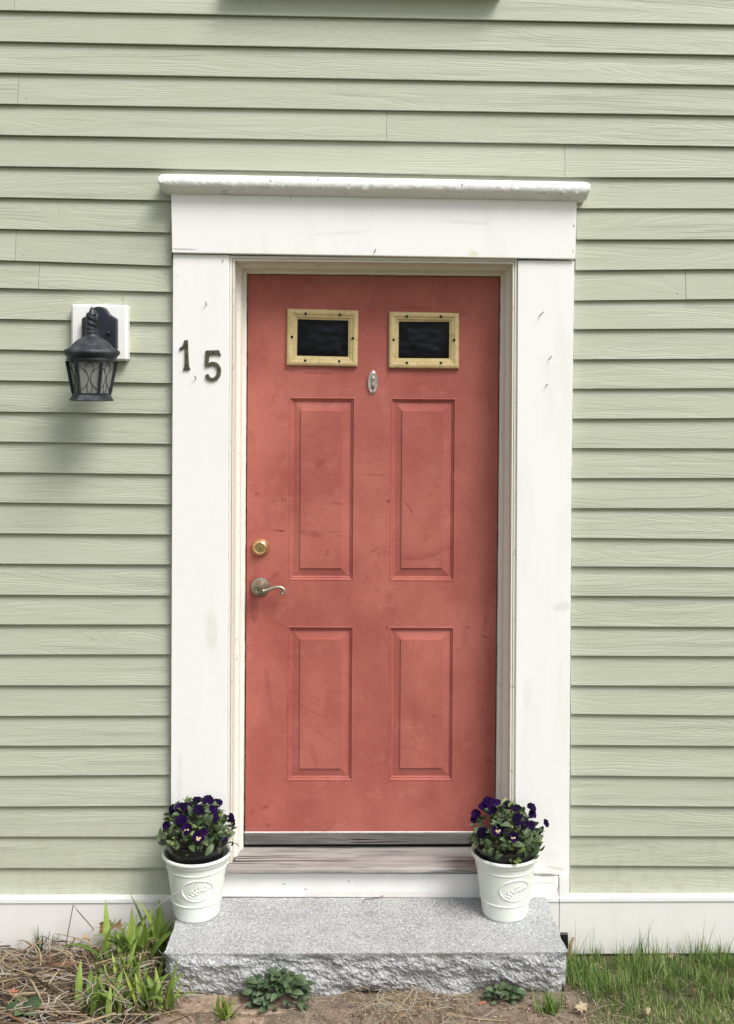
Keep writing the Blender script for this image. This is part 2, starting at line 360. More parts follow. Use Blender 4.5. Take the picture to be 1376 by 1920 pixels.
def leafmat(name, c1, c2, rough=0.5, trans=0.0, scale=40, spec=0.35):
    t = NT(name); oi = t.node('ShaderNodeObjectInfo')
    n = t.noise(t.coord(rnd=True), scale, 4)
    c = t.mix(t.rng(t.math('ADD', t.math('MULTIPLY', n, 0.6), t.math('MULTIPLY', oi.outputs['Random'], 0.5)), 0.3, 0.85), c1, c2)
    m = t.done(c, rough, 0, t.bump(n, 0.0008), spec)
    if trans:
        tr = t.node('ShaderNodeBsdfTranslucent'); t.l.new(c, tr.inputs[0]); mx = t.node('ShaderNodeMixShader'); mx.inputs[0].default_value = trans
        o = t.n['Material Output']; t.l.new(t.b.outputs[0], mx.inputs[1]); t.l.new(tr.outputs[0], mx.inputs[2]); t.l.new(mx.outputs[0], o.inputs[0])
    return m
M_PLEAF = leafmat('pansy_leaf', (0.045, 0.08, 0.032), (0.14, 0.185, 0.09), 0.5, 0.15)
M_PLEAF2 = leafmat('young_pansy_leaf', (0.16, 0.24, 0.06), (0.27, 0.34, 0.10), 0.5, 0.25)
M_PET = leafmat('purple_petal', (0.009, 0.0022, 0.03), (0.024, 0.005, 0.062), 0.8, 0.1, 40, 0.05)
M_PETD = leafmat('dark_petal', (0.005, 0.0025, 0.014), (0.013, 0.004, 0.03), 0.8, 0, 40, 0.05)
M_EYE = leafmat('cream_yellow_petal_mark', (0.55, 0.38, 0.12), (0.65, 0.52, 0.32), 0.6)
M_IRIS = leafmat('lily_leaf', (0.21, 0.31, 0.055), (0.36, 0.46, 0.11), 0.42, 0.3, 12)
M_IRIS2 = leafmat('deep_lily_leaf', (0.12, 0.20, 0.04), (0.21, 0.30, 0.07), 0.45, 0.3, 12)
M_WEED = leafmat('weed_leaf', (0.04, 0.07, 0.03), (0.10, 0.145, 0.07), 0.55, 0.1)
M_STEMG = leafmat('green_stem', (0.10, 0.15, 0.05), (0.17, 0.22, 0.08), 0.6)
M_G = [leafmat('grass_%s' % k, a_, b_, 0.5, 0.25, 9) for k, a_, b_ in (('deep', (0.045, 0.105, 0.018), (0.08, 0.155, 0.032)), ('mid', (0.115, 0.21, 0.04), (0.18, 0.29, 0.06)), ('light', (0.20, 0.28, 0.075), (0.29, 0.36, 0.12)), ('straw', (0.38, 0.33, 0.19), (0.52, 0.46, 0.29)))]
M_S = [leafmat('dry_stem_%s' % k, a_, b_, 0.7, 0, 14) for k, a_, b_ in (('tan', (0.36, 0.27, 0.165), (0.50, 0.40, 0.27)), ('brown', (0.15, 0.098, 0.06), (0.26, 0.18, 0.11)), ('grey', (0.34, 0.31, 0.26), (0.52, 0.48, 0.42)), ('dark', (0.05, 0.036, 0.024), (0.11, 0.075, 0.05)), ('rust', (0.26, 0.13, 0.075), (0.36, 0.2, 0.12)))]
M_DL = {k: leafmat('dead_leaf_' + k, a_, b_, 0.65, 0.1, 25) for k, a_, b_ in (('brown', (0.16, 0.085, 0.04), (0.27, 0.15, 0.075)), ('tan', (0.32, 0.21, 0.10), (0.46, 0.33, 0.18)), ('rust', (0.30, 0.10, 0.05), (0.42, 0.17, 0.09)), ('pale', (0.29, 0.23, 0.145), (0.42, 0.345, 0.23)))}
def ground_mat():
    t = NT('bare_soil_and_lawn')
    v = t.coord(); n = t.noise(v, 26, 8, 0.7); n2 = t.noise(v, 160, 5, 0.7); n3 = t.noise(v, 4, 4)
    c = t.mix(t.rng(n, 0.35, 0.65), (0.21, 0.16, 0.12), (0.39, 0.31, 0.235))
    c = t.mix(t.rng(n2, 0.55, 0.7), c, (0.46, 0.375, 0.28))
    c = t.mix(t.math('MULTIPLY', t.rng(n2, 0.45, 0.33), 0.6), c, (0.045, 0.032, 0.024))
    sx = t.node('ShaderNodeSeparateXYZ'); t.l.new(v, sx.inputs[0])
    lawn = t.math('MAXIMUM', t.rng(t.math('ADD', sx.outputs[0], t.math('MULTIPLY', n, 0.2)), 0.72, 0.85), t.rng(sx.outputs[1], -0.8, -1.0))
    c = t.mix(t.math('MULTIPLY', t.rng(sx.outputs[0], -0.55, -0.72), 0.6), c, (0.035, 0.026, 0.018))  # left bed darkened in colour so gaps between the stems look shaded
    g = t.mix(t.rng(n, 0.35, 0.65), (0.06, 0.09, 0.025), (0.13, 0.13, 0.06))
    c = t.mix(t.math('MULTIPLY', lawn, 0.8), c, g)
    return t.done(c, 0.9, 0, t.bump(t.math('ADD', n2, n), 0.013), 0.15)
M_GROUND = ground_mat()
M_BRICK = simple('worn_paving_brick', (0.20, 0.14, 0.10), (0.36, 0.27, 0.20), 50, 0.85, bump=0.0025, bscale=60, lo=0.3, hi=0.7)
M_SOIL = simple('potting_soil', (0.02, 0.014, 0.01), (0.05, 0.035, 0.025), 60, 0.9, bump=0.004)
M_INT = simple('wall_sheathing', (0.10, 0.085, 0.06), (0.14, 0.12, 0.09), 8, 0.9)

# ------------------------------------------------------------------ ground
Z_STONE = W(690, 1683, -0.03).z
def gz(x, y):
    z = interp(y, [-0.6, -0.39, -0.03], [0.070, 0.066, -0.008])
    z += 0.045 * math.exp(-((x + 1.05) / 0.32) ** 2 - ((y + 0.36) / 0.16) ** 2) + 0.02 * math.exp(-((x + 0.8) / 0.15) ** 2 - ((y + 0.2) / 0.12) ** 2)
    z += 0.036 * sstep(-.60, -.76, x) * sstep(-.30, -.06, y)
    if y < 0.1 and abs(x) < 4 and y > -3:
        z += 0.008 * noise.noise((x * 9, y * 9, 0)) + 0.004 * noise.noise((x * 30, y * 30, 5))
    return z
def G(px, py):
    d = ray(px, py); lo, hi = 0.5, 8.0
    for _ in range(40):
        m = (lo + hi) / 2; p = CAM + d * m
        if p.z > gz(p.x, p.y): lo = m
        else: hi = m
    return CAM + d * lo
bm = bmesh.new()
xs = [-120, -40, -15, -7, -4, -3] + [-2.4 + 4.8 * i / 190 for i in range(191)] + [3, 4, 7, 15, 40, 120]
ys = [-120, -40, -15, -7, -4, -2.5, -1.7, -1.2] + [-1.0 + 1.06 * i / 48 for i in range(49)] + [0.5, 3, 10, 40, 120]
gv = [[bm.verts.new((x, y, gz(x, y))) for x in xs] for y in ys]
for j in range(len(ys) - 1):
    for i in range(len(xs) - 1): bm.faces.new((gv[j][i], gv[j][i + 1], gv[j + 1][i + 1], gv[j + 1][i]))
ground = obj('ground', bm, M_GROUND, smooth=True); tag(ground, kind='structure')

# ------------------------------------------------------------------ house wall with lapped clapboards
XL, XR, ZT = -3.3, 3.3, 3.95
wall = thing('house_wall', (0, 0.05, 0), 'house wall clad in sage green lapped clapboards above a white skirt board', 'house wall')
ox0, ox1, oz1 = W(432, 900, 0.0).x - 0.012, W(966, 900, 0.0).x + 0.012, W(700, 482, 0.0).z + 0.012
bm = bmesh.new()
for x0, x1, z0, z1 in ((XL, ox0, -0.15, ZT), (ox1, XR, -0.15, ZT), (ox0, ox1, oz1, ZT)):
    b2 = box(((x0 + x1) / 2, 0.103, (z0 + z1) / 2), (x1 - x0, 0.15, z1 - z0)); me = bpy.data.meshes.new('t'); b2.to_mesh(me); b2.free(); bm.from_mesh(me); bpy.data.meshes.remove(me)
b2 = box(((XL + XR) / 2, 0.24, ZT / 2 - 0.1), (XR - XL, 0.12, ZT)); me = bpy.data.meshes.new('t'); b2.to_mesh(me); b2.free(); bm.from_mesh(me); bpy.data.meshes.remove(me)
obj('sheathing', bm, M_INT, wall)

A0 = [18.8, 77, 135.8, 194.5, 252.8, 311.3, 369.5, 428.8, 488, 540, 598, 655, 713, 771.8, 828, 885.5, 942, 1000, 1057, 1115, 1171, 1227.5, 1285, 1342.5, 1398.8, 1455, 1512.5, 1569, 1627.5, 1679]
A1 = [316, 376, 436, 498.5, 547.5, 604.7, 663, 718.5, 776, 832.5, 889.5, 946, 1002.5, 1058.8, 1117, 1171, 1227, 1285, 1341.8, 1397.8, 1453, 1511, 1569, 1628, 1679]
B1 = [332.5, 390.5, 449, 507, 563.5, 617.5, 674, 729, 785.5, 840.5, 896.8, 953, 1008.5, 1062, 1117, 1174.5, 1229.5, 1285, 1339, 1397, 1454, 1510, 1567, 1623, 1679]
B0 = [46, 103, 159.5, 216.5, 274.5, 332.8, 390.8, 448.8, 504, 560.5, 615.5, 672.5, 728, 784, 841, 896.5, 953, 1011, 1064, 1119, 1176, 1231, 1287, 1342, 1399, 1457, 1513, 1569, 1625, 1680]
def course(i):                                        # stations (x, z) of the butt line of course i
    if i < 0:
        s = course(0); return [(x, z - i * 0.1085) for x, z in s]
    pts = [(0, A0[i])] + ([(322, A1[i - 5]), (1075, B1[i - 5])] if i >= 5 else []) + [(1376, B0[i])]
    out_ = [W(x, y, 0.0) for x, y in pts]
    return [(p.x, p.z) for p in out_]
def cz(i, x):
    s = course(i); xs_ = [p[0] for p in s]; zs_ = [p[1] for p in s]
    if x < xs_[0]: return zs_[0] + (xs_[0] - x) * (zs_[0] - zs_[1]) / (xs_[1] - xs_[0]) * 0.5
    if x > xs_[-1]: return zs_[-1] + (x - xs_[-1]) * (zs_[-1] - zs_[-2]) / (xs_[-1] - xs_[-2]) * 0.5
    return interp(x, xs_, zs_)
XT = lambda y: W(interp(y, [360, 476, 477, 500, 1480, 1640], [321, 323, 324.5, 325, 321, 321]), y, 0.0).x      # outer edge of the surround, left
XU = lambda y: W(interp(y, [370, 486, 487, 900, 1640], [1081, 1077.5, 1076, 1070.5, 1067.5]), y, 0.0).x
def clapboard(i, x0, x1):
    bm = bmesh.new(); n = max(2, int((x1 - x0) / 0.16)); prev = None
    ph = random.random() * 100; dy = random.uniform(-0.0008, 0.0008)
    for k in range(n + 1):
        x = lerp(x0, x1, k / n); z0 = cz(i, x); z1 = cz(i - 1, x)
        wv = 0.0006 * noise.noise((x * 2.3, ph, 1)); wy = dy + 0.0009 * noise.noise((x * 1.7, ph, 7))
        sec = [(0.0005 + wy, z0 + wv), (wy, z0 + wv + 0.0010), (0.0158, z1 + 0.026), (0.0215, z1 + 0.026), (0.0078 + wy, z0 + wv)]
        ring = [bm.verts.new((x, y, z)) for y, z in sec]
        if prev:
            for q in range(5): bm.faces.new((prev[q], prev[(q + 1) % 5], ring[(q + 1) % 5], ring[q]))
        else: bm.faces.new(ring)
        prev = ring
    bm.faces.new(prev[::-1]); fixn(bm)
    return obj('clapboard', bm, M_SIDE, wall, origin=((x0 + x1) / 2, 0, cz(i, (x0 + x1) / 2)))
joints = {0: [28], 3: [34], 8: [29], 9: [73, 1286], 10: [230], 4: [724], 5: [1059]}
for i in range(-9, 30):
    ym = A0[max(i, 0)] - 25
    spans = [(XL, XR)] if i <= 6 else [(XL, XT(A1[i - 5] - 25) - 0.0015), (XU(B1[i - 5] - 25) + 0.0015, XR)]
    cuts = [W(x, ym, 0).x for x in joints.get(i, [])]
    for x in (-1.3 - 1.7 * random.random(), 1.35 + 1.7 * random.random()): cuts.append(x)
    if i < 0: cuts.append(random.uniform(-1, 1))
    for x0, x1 in spans:
        ed = [x0] + sorted(c for c in cuts if x0 + 0.05 < c < x1 - 0.05) + [x1]
        for q in range(len(ed) - 1):
            clapboard(i, ed[q] + (0.0006 if q else 0), ed[q + 1] - (0.0006 if q < len(ed) - 2 else 0))
# small painted nail heads beside the joints
nh = []
bm = bmesh.new()
for i, x_ in joints.items():
    for x in x_:
        for sx_ in (-1, 1):
            xx = W(x, A0[i], 0).x + sx_ * 0.030; p = (xx, 0.0022, cz(i, xx) + 0.022)
            lathe(bm, [(0.0030, -0.001), (0.0028, 0.0002), (0.0015, 0.0006)], p, 8, 'Y')
obj('nail_heads', bm, M_SIDE, wall)
# white skirt board with drip cap, one length each side of the step
for nm, xa, xb in (('l', XL, W(1047, 1700, -0.03).x), ('r', W(1047, 1700, -0.03).x + 0.002, XR)):
    za, zb = W(100, 1687, -0.034).z, 0.002
    bm = box(((xa + xb) / 2, -0.005, (za + zb) / 2), (xb - xa, 0.05, za - zb), 0.0012, 1)
    obj('skirt_board', bm, M_SKIRT, wall)
    bm = bmesh.new(); zt = W(100, 1679, 0.0).z
    prof = [(0.018, zt - 0.001), (-0.0, zt - 0.002), (-0.033, zt - 0.006), (-0.0345, zt - 0.010), (-0.0345, za + 0.0005), (0.018, za + 0.0005)]
    ends = [[bm.verts.new((x, y, z)) for y, z in prof] for x in (xa, xb)]
    for q in range(6): bm.faces.new((ends[0][q], ends[0][(q + 1) % 6], ends[1][(q + 1) % 6], ends[1][q]))
    bm.faces.new(ends[0][::-1]); bm.faces.new(ends[1]); fixn(bm)
    obj('drip_cap', bm, M_WHITE, wall)

# upper window whose sill shades the top of the wall
win = thing('upper_window', W(683, -4, -0.05), 'white window above the door with its sill just over the top edge', 'window')
sx0, sx1, sz = W(422, -3, -0.055).x, W(944, -3, -0.055).x, W(683, -24, -0.055).z
obj('sill', box(((sx0 + sx1) / 2, -0.018, sz + 0.0185), (sx1 - sx0, 0.085, 0.036), 0.004), M_WHITE, win)
for x0, x1, z0, z1 in ((sx0 + .03, sx0 + .11, sz + .04, sz + .78), (sx1 - .11, sx1 - .03, sz + .04, sz + .78), (sx0 + .03, sx1 - .03, sz + .782, sz + .88)):
    obj('casing', box(((x0 + x1) / 2, 0.0, (z0 + z1) / 2), (x1 - x0, 0.045, z1 - z0), 0.002), M_WHITE, win)
for z0, z1 in ((sz + .04, sz + .41), (sz + .412, sz + .78)):
    o_ = [Vector((x, 0, z)) for x, z in ((sx0 + .112, z1), (sx1 - .112, z1), (sx1 - .112, z0), (sx0 + .112, z0))]
    i_ = [Vector((x, 0, z)) for x, z in ((sx0 + .155, z1 - .04), (sx1 - .155, z1 - .04), (sx1 - .155, z0 + .04), (sx0 + .155, z0 + .04))]
    s_ = obj('sash', loft_frame(o_, i_, [(0, 0.02), (0, -0.008), (1, -0.008), (1, 0.02)]), M_WHITE, win)
    obj('pane', box(((sx0 + sx1) / 2, 0.0, (z0 + z1) / 2), (sx1 - sx0 - .312, 0.004, z1 - z0 - .082)), M_FILM, s_)

# ------------------------------------------------------------------ door surround
sur = thing('door_surround', W(690, 1640, -0.02), 'weathered white door surround with wide casings and flat header under a peeling cap', 'door frame')
YC, YH, YD = -0.024, -0.037, 0.12
obj('casing', slab_px([(325, 476.5), (430.5, 478), (425.5, 1628), (426, 1641), (321, 1641), (321, 1480)], YC, 0.03, 0.002), M_TRIM, sur, origin=(0, 0, 0))
obj('casing', slab_px([(970, 488), (1076, 489), (1070.5, 900), (1067, 1500), (1067, 1641), (964.5, 1641), (965, 1500)], YC, 0.03, 0.002), M_TRIM, sur, origin=(0, 0, 0))
obj('header', slab_px([(321, 354), (1081, 365), (1077.5, 486), (323, 474)], YH, 0.03, 0.003), M_TRIM, sur, origin=(0, 0, 0))
# cap: rounded nose swept along X with chipped paint
bm = bmesh.new(); prev = None
pl, pr = W(297, 337, -0.083), W(1106, 352, -0.083)
n = 260
for k in range(n + 1):
    t_ = k / n; x = lerp(pl.x, pr.x, t_); zc = lerp(pl.z, pr.z, t_)
    endf = min(1, min(k, n - k) / 5.0); sc = math.sqrt(1 - (1 - endf) ** 2) * 0.35 + 0.65
    ring = []
    prof = [(0.012, 0.030), (-0.055, 0.0235), (-0.070, 0.0225), (-0.081, 0.015), (-0.086, 0.002), (-0.085, -0.010), (-0.080, -0.019), (-0.073, -0.0235), (-0.064, -0.027), (-0.048, -0.036), (-0.042, -0.038), (0.012, -0.038)]
    for q, (y, z) in enumerate(prof):
        dn = (0.0017 * noise.noise((x * 30, q * 1.7, 3)) + 0.0028 * max(0, noise.noise((x * 55, q * 2.1, 9)) - 0.25)) if 0 < q < 10 else 0
        xx = x + (0.004 if q > 7 and k < 4 else 0)
        ring.append(bm.verts.new((xx + (1 if k == 0 else -1 if k == n else 0) * 0.002 * (q % 3), y * 1 + dn, zc + z * sc + dn * 0.6)))
    if prev:
        for q in range(12): bm.faces.new((prev[q], prev[(q + 1) % 12], ring[(q + 1) % 12], ring[q]))
    else: bm.faces.new(ring)
    prev = ring
bm.faces.new(prev[::-1]); fixn(bm)
obj('cap', bm, M_CAP, sur, smooth=True)
# moulded jambs: profile between casing inner edge (u=0) and the door edge (u=1)
PROF = [(0.0, -0.016), (0.20, -0.017), (0.21, -0.010), (0.25, -0.010), (0.26, -0.016), (0.36, -0.016), (0.385, -0.008), (0.40, 0.042), (0.43, 0.046), (0.66, 0.058), (0.72, 0.064), (0.725, 0.086), (0.78, 0.087), (0.785, 0.099), (0.955, 0.103), (1.0, 0.106), (1.0, 0.15)]
def jx(u, Y, pc, pd):                                 # pc: outer px point (at YC), pd: door px point (at YD)
    a_, b_ = W(pc[0], pc[1], YC), W(pd[0], pd[1], YD); return Vector((lerp(a_.x, b_.x, u), Y, lerp(a_.z, b_.z, u)))
TLc, TRc, TLd, TRd = (431, 478.5), (969.5, 484.5), (464.5, 513.5), (937, 518.5)
BLc, BRc, BLd, BRd = (426, 1622), (965, 1622), (457.5, 1592), (927.5, 1592)
def sweep(A, B, nseg, wob):
    bm = bmesh.new(); prev = None
    for k in range(nseg + 1):
        t_ = k / nseg; ring = []
        for q, (u, Y) in enumerate(PROF):
            pa, pb = jx(u, Y, *A), jx(u, Y, *B); p = pa.lerp(pb, t_)
            if q >= 13 and 0 < k < nseg: p.x += wob[0] * 0.0012 * noise.noise((k * 0.9, q * .3, 2)); p.z += wob[1] * 0.0012 * noise.noise((k * .9, q * .3, 2))
            ring.append(bm.verts.new(p))
        if prev:
            for q in range(len(PROF) - 1): bm.faces.new((prev[q], prev[q + 1], ring[q + 1], ring[q]))
        prev = ring
    return fixn(bm)
def sweep_side(Ac, Ad, Bc, Bd, name, wob):
    # bottom cut follows the sloping sill: z of profile point from its depth
    bm = sweep((Ac, Ad), (Bc, Bd), 90, wob); return obj(name, bm, M_JAMB, sur)
sweep_side(TLc, TLd, BLc, BLd, 'jamb', (1, 0)); sweep_side(TRc, TRd, BRc, BRd, 'jamb', (1, 0))
sweep_side(TLc, TLd, TRc, TRd, 'head_jamb', (0, 1))
# sill tread, riser, plinth, sweep board
sl0, sl1 = W(425, 1634, -0.06).x, W(969, 1634, -0.06).x
bm = bmesh.new(); prev = None
zt0, zt1, znb = W(690, 1583.5, 0.145).z, W(690, 1626, -0.055).z, W(690, 1638, -0.058).z
n = 120
for k in range(n + 1):
    x = lerp(sl0, sl1, k / n); ring = []
    inset = 0
    for q, (y, z) in enumerate([(0.15, zt0), (0.03, lerp(zt0, zt1, 0.53)), (-0.035, lerp(zt0, zt1, 0.92)), (-0.052, zt1 - 0.001), (-0.060, zt1 - 0.007), (-0.061, znb + 0.005), (-0.056, znb), (0.0, znb + 0.001), (0.15, znb)]):
        dn = 0.0012 * noise.noise((x * 8, q * 3.1, 1)) if q < 7 else 0
        xx = x
        if q < 2: xx = lerp(W(457, 1590, 0.12).x - 0.004, W(928, 1590, 0.12).x + 0.004, k / n)
        ring.append(bm.verts.new((xx, y + dn, z + dn)))
    if prev:
        for q in range(9): bm.faces.new((prev[q], prev[(q + 1) % 9], ring[(q + 1) % 9], ring[q]))
    else: bm.faces.new(ring)
    prev = ring
bm.faces.new(prev[::-1]); fixn(bm)
obj('sill', bm, M_SILL, sur)
obj('riser', slab_px([(322, 1643.5), (424, 1643.5), (424.5, 1637), (969, 1639), (969.5, 1643.5), (1046, 1643.5), (1046.5, 1684), (322, 1681)], -0.03, 0.03, 0.0015), M_TRIM, sur, origin=(0, 0, 0))
obj('plinth_block', slab_px([(1047.5, 1643), (1067, 1643), (1066.5, 1686), (1047.5, 1685)], -0.031, 0.03, 0.002), M_TRIM, sur, origin=(0, 0, 0))
# ------------------------------------------------------------------ the door
door = thing('front_door', W(692, 1560, 0.11), 'faded red six panel front door with two small high windows', 'door')
dc = [W(466.2, 515, YD), W(935, 520, YD), W(926, 1561, YD), W(460.4, 1561, YD)]     # TL TR BR BL
def duv(u, v): return dc[0].lerp(dc[1], u).lerp(dc[3].lerp(dc[2], u), v)
def inv(px, py):
    p = W(px, py, YD); v = 0.5
    for _ in range(6):
        l_, r_ = dc[0].lerp(dc[3], v), dc[1].lerp(dc[2], v); u = (p.x - l_.x) / (r_.x - l_.x)
        t_, b_ = dc[0].lerp(dc[1], u), dc[3].lerp(dc[2], u); v = (p.z - t_.z) / (b_.z - t_.z)
    return u, v
def rect(l, r, t, b): return [inv(*p) for p in (l, r, t, b)]
q1 = [((543.5, 745), (665.8, 745), (664.5, 1088.8), (541.8, 1088.8)), ((733.4, 746.7), (853.4, 746.7), (851, 1089), (730, 1089)),
      ((542, 1175), (663.7, 1175), (661.5, 1464), (538.6, 1464)), ((728.7, 1175), (850, 1175), (848, 1464), (727, 1464))]
qi = [((565.2, 770), (642, 770), (641, 1065.4), (563.8, 1065.4)), ((753, 770.8), (829, 770.8), (828, 1065), (751.5, 1065)),
      ((564, 1198.6), (640.5, 1198.6), (639, 1441), (562, 1441)), ((750.6, 1198.6), (828, 1198.6), (827, 1440), (749, 1440))]
wo = [((541, 580.4), (671, 583.5), (669.5, 685.5), (539.6, 683)), ((730, 586), (858, 588.4), (857.5, 689.4), (729.6, 688))]
wfo = [((539, 578.4), (673, 582), (671, 687.5), (537.6, 685)), ((728, 584), (860, 586.7), (859.4, 691.4), (727.6, 690))]
wfi = [((558.3, 598), (654, 600.5), (653.6, 669), (557, 667)), ((746.7, 602.5), (842, 603), (841.4, 672), (746, 671.5))]
def bounds(q):
    a_ = [inv(*p) for p in q]
    return [(a_[0][0] + a_[3][0]) / 2, (a_[1][0] + a_[2][0]) / 2, (a_[0][1] + a_[1][1]) / 2, (a_[2][1] + a_[3][1]) / 2]
rects = [bounds(q) for q in q1]; rw = [bounds(q) for q in wo]
cols = {}
for k in (0, 1):                                       # share column lines between upper and lower panels
    for j in (0, 1):
        m = (rects[k][j] + rects[k + 2][j]) / 2; rects[k][j] = rects[k + 2][j] = m
for a_, b_ in ((0, 1), (2, 3)):
    for j in (2, 3): m = (rects[a_][j] + rects[b_][j]) / 2; rects[a_][j] = rects[b_][j] = m
for j in (2, 3): m = (rw[0][j] + rw[1][j]) / 2; rw[0][j] = rw[1][j] = m
holes = rects + rw
us = sorted({0, 1} | {r[j] for r in holes for j in (0, 1)}); vs_ = sorted({0, 1} | {r[j] for r in holes for j in (2, 3)})
bm = bmesh.new(); vd = {}
for u in us:
    for v in vs_: vd[u, v] = bm.verts.new(duv(u, v))
for i in range(len(us) - 1):
    for j in range(len(vs_) - 1):
        um, vm = (us[i] + us[i + 1]) / 2, (vs_[j] + vs_[j + 1]) / 2
        if any(r[0] < um < r[1] and r[2] < vm < r[3] for r in holes): continue
        bm.faces.new((vd[us[i], vs_[j]], vd[us[i + 1], vs_[j]], vd[us[i + 1], vs_[j + 1]], vd[us[i], vs_[j + 1]]))
bd = [e for e in bm.edges if e.is_boundary]
r = bmesh.ops.extrude_edge_only(bm, edges=bd); bmesh.ops.translate(bm, verts=[g for g in r['geom'] if isinstance(g, bmesh.types.BMVert)], vec=(0, 0.03, 0)); fixn(bm)
obj('slab', bm, M_DOOR, door, origin=(0, 0, 0))
for r_, qq, ii in zip(rects, q1, qi):
    outer = [duv(r_[0], r_[2]), duv(r_[1], r_[2]), duv(r_[1], r_[3]), duv(r_[0], r_[3])]
    b_ = bounds(ii); inner = [duv(b_[0], b_[2]), duv(b_[1], b_[2]), duv(b_[1], b_[3]), duv(b_[0], b_[3])]
    bm = loft_frame(outer, inner, [(0, YD), (0.03, YD - 0.0012), (0.08, YD - 0.0012), (0.13, YD + 0.0045), (0.19, YD + 0.006), (0.24, YD + 0.005), (0.30, YD + 0.0085), (0.36, YD + 0.0092), (0.955, YD + 0.0035), (0.965, YD + 0.0035), (1.0, YD - 0.0006)], True)
    obj('panel', bm, M_DOOR, door, origin=(0, 0, 0))
def screw(parent, p, r, m, name='screw'):
    bm = lathe(bmesh.new(), [(r, -0.002), (r, 0.0004), (r * 0.8, 0.001), (r * 0.3, 0.0006)], p, 10, 'Y'); return obj(name, bm, m, parent)
scr = [[(232, 138), (463, 145), (138, 296), (552, 305), (228, 457), (459, 462)], [(912, 157), (1143, 157), (821, 316), (1233, 317), (912, 473), (1143, 473)]]
for k in (0, 1):
    outer = [W(x, y, 0.1080) for x, y in wfo[k]]; inner = [W(x, y, 0.1120) for x, y in wfi[k]]
    wn_ = obj('window', loft_frame(outer, inner, [(0, 0.1210), (0.0, 0.1115), (0.10, 0.1065), (0.30, 0.1045), (0.5, 0.1055), (0.53, 0.1085), (0.78, 0.1095), (0.82, 0.1135), (1.0, 0.1145), (1.0, 0.1380)]), M_TAN, door)
    ctr = sum(inner, Vector()) / 4
    bm = loft_frame(inner, [p.lerp(ctr, 0.02) for p in inner], [(0, 0.1290), (0.5, 0.1285), (0.5, 0.1325), (0, 0.1330)]); bm.free()
    bm = poly_prism([Vector((lerp(p.x, ctr.x, 0.005), 0.1300, lerp(p.z, ctr.z, 0.005))) for p in inner], 0.003); obj('pane', bm, M_PANE, wn_)
    # crumpled dark film behind the pane
    bm = bmesh.new(); N = 26; g_ = []
    for j in range(N + 1):
        row = []
        for i in range(N + 1):
            p = inner[0].lerp(inner[1], i / N).lerp(inner[3].lerp(inner[2], i / N), j / N)
            dd = min(i, N - i, j, N - j) / N
            row.append(bm.verts.new((p.x, 0.1480 - 0.011 * sstep(0, 0.22, dd) + 0.007 * noise.noise((i * .16, j * .22, k * 9)) + 0.0012 * noise.noise((i * .7, j * .7, k * 9 + 3)), p.z)))
        g_.append(row)
    for j in range(N):
        for i in range(N): bm.faces.new((g_[j][i], g_[j][i + 1], g_[j + 1][i + 1], g_[j + 1][i]))
    obj('film', bm, M_FILM, wn_, smooth=True)
    for x, y in scr[k]:
        p = W(x / 3.621 + 510, y / 3.621 + 550, 0.1060); p.y = 0.1052; screw(wn_, p, 0.0052, M_VOID)
obj('dark_gap_backing', slab_px([(455, 505), (946, 510), (937, 1566), (449, 1566)], YD + 0.036, YD + 0.05, 0), M_VOID, sur)  # black sheet added behind the slab to darken the gap round its edges
# door furniture
p = W(489, 1027, YD - 0.01); p.y = YD
db = obj('deadbolt', lathe(bmesh.new(), [(0.0325, 0), (0.0325, 0.004), (0.030, 0.010), (0.0235, 0.017), (0.0225, 0.017)], p, 40, 'Y'), M_COPPER, door, smooth=True)
obj('cylinder', lathe(bmesh.new(), [(0.0225, 0.014), (0.0225, 0.019), (0.020, 0.021), (0.0165, 0.020), (0.0155, 0.0165), (0.0135, 0.0165), (0.013, 0.019), (0.002, 0.0195)], p, 40, 'Y'), M_BRASS, db, smooth=True)
obj('keyhole', box(p + Vector((0.0, -0.0198, -0.003)), (0.0022, 0.002, 0.010)), M_VOID, db)
p = W(488, 1102, YD - 0.02); p.y = YD
lv = obj('door_handle', lathe(bmesh.new(), [(0.0355, 0), (0.0355, 0.003), (0.033, 0.008), (0.026, 0.010), (0.0245, 0.015), (0.017, 0.021), (0.0145, 0.03), (0.0145, 0.036)], p, 40, 'Y'), M_PEWTER, door, smooth=True)
h = W(485, 1104.5, YD - 0.055); h.y = YD - 0.036
obj('hub', lathe(bmesh.new(), [(0.0145, -0.004), (0.0175, 0.004), (0.0175, 0.018), (0.016, 0.022), (0.0115, 0.0225), (0.0105, 0.020), (0.001, 0.0205)], h, 32, 'Y'), M_PEWTER, lv, smooth=True)
obj('keyhole', box(h + Vector((0, -0.0213, -0.001)), (0.0020, 0.0016, 0.009)), M_VOID, lv)
lp = [(262, 778), (290, 785), (340, 772), (395, 750), (440, 746), (472, 752), (494, 770), (497, 795), (482, 812), (464, 806), (457, 790), (466, 780)]
pts = [W(x / 5.29 + 440, y / 5.29 + 960, YD - 0.047 + 0.006 * math.sin(i_ / 3.0)) for i_, (x, y) in enumerate(lp)]
fine = []
for i_ in range(len(pts) - 1):
    a_, b_, c_, d_ = pts[max(i_ - 1, 0)], pts[i_], pts[i_ + 1], pts[min(i_ + 2, len(pts) - 1)]
    for s_ in range(4):
        t_ = s_ / 4; fine.append(0.5 * ((2 * b_) + (c_ - a_) * t_ + (2 * a_ - 5 * b_ + 4 * c_ - d_) * t_ * t_ + (3 * b_ - a_ - 3 * c_ + d_) * t_ ** 3))
fine.append(pts[-1])
obj('lever', tube(bmesh.new(), fine, [interp(i_ / len(fine), [0, .3, .6, .85, 1], [.0085, .0062, .0052, .0042, .0048]) for i_ in range(len(fine))], 12), M_PEWTER, lv, smooth=True)
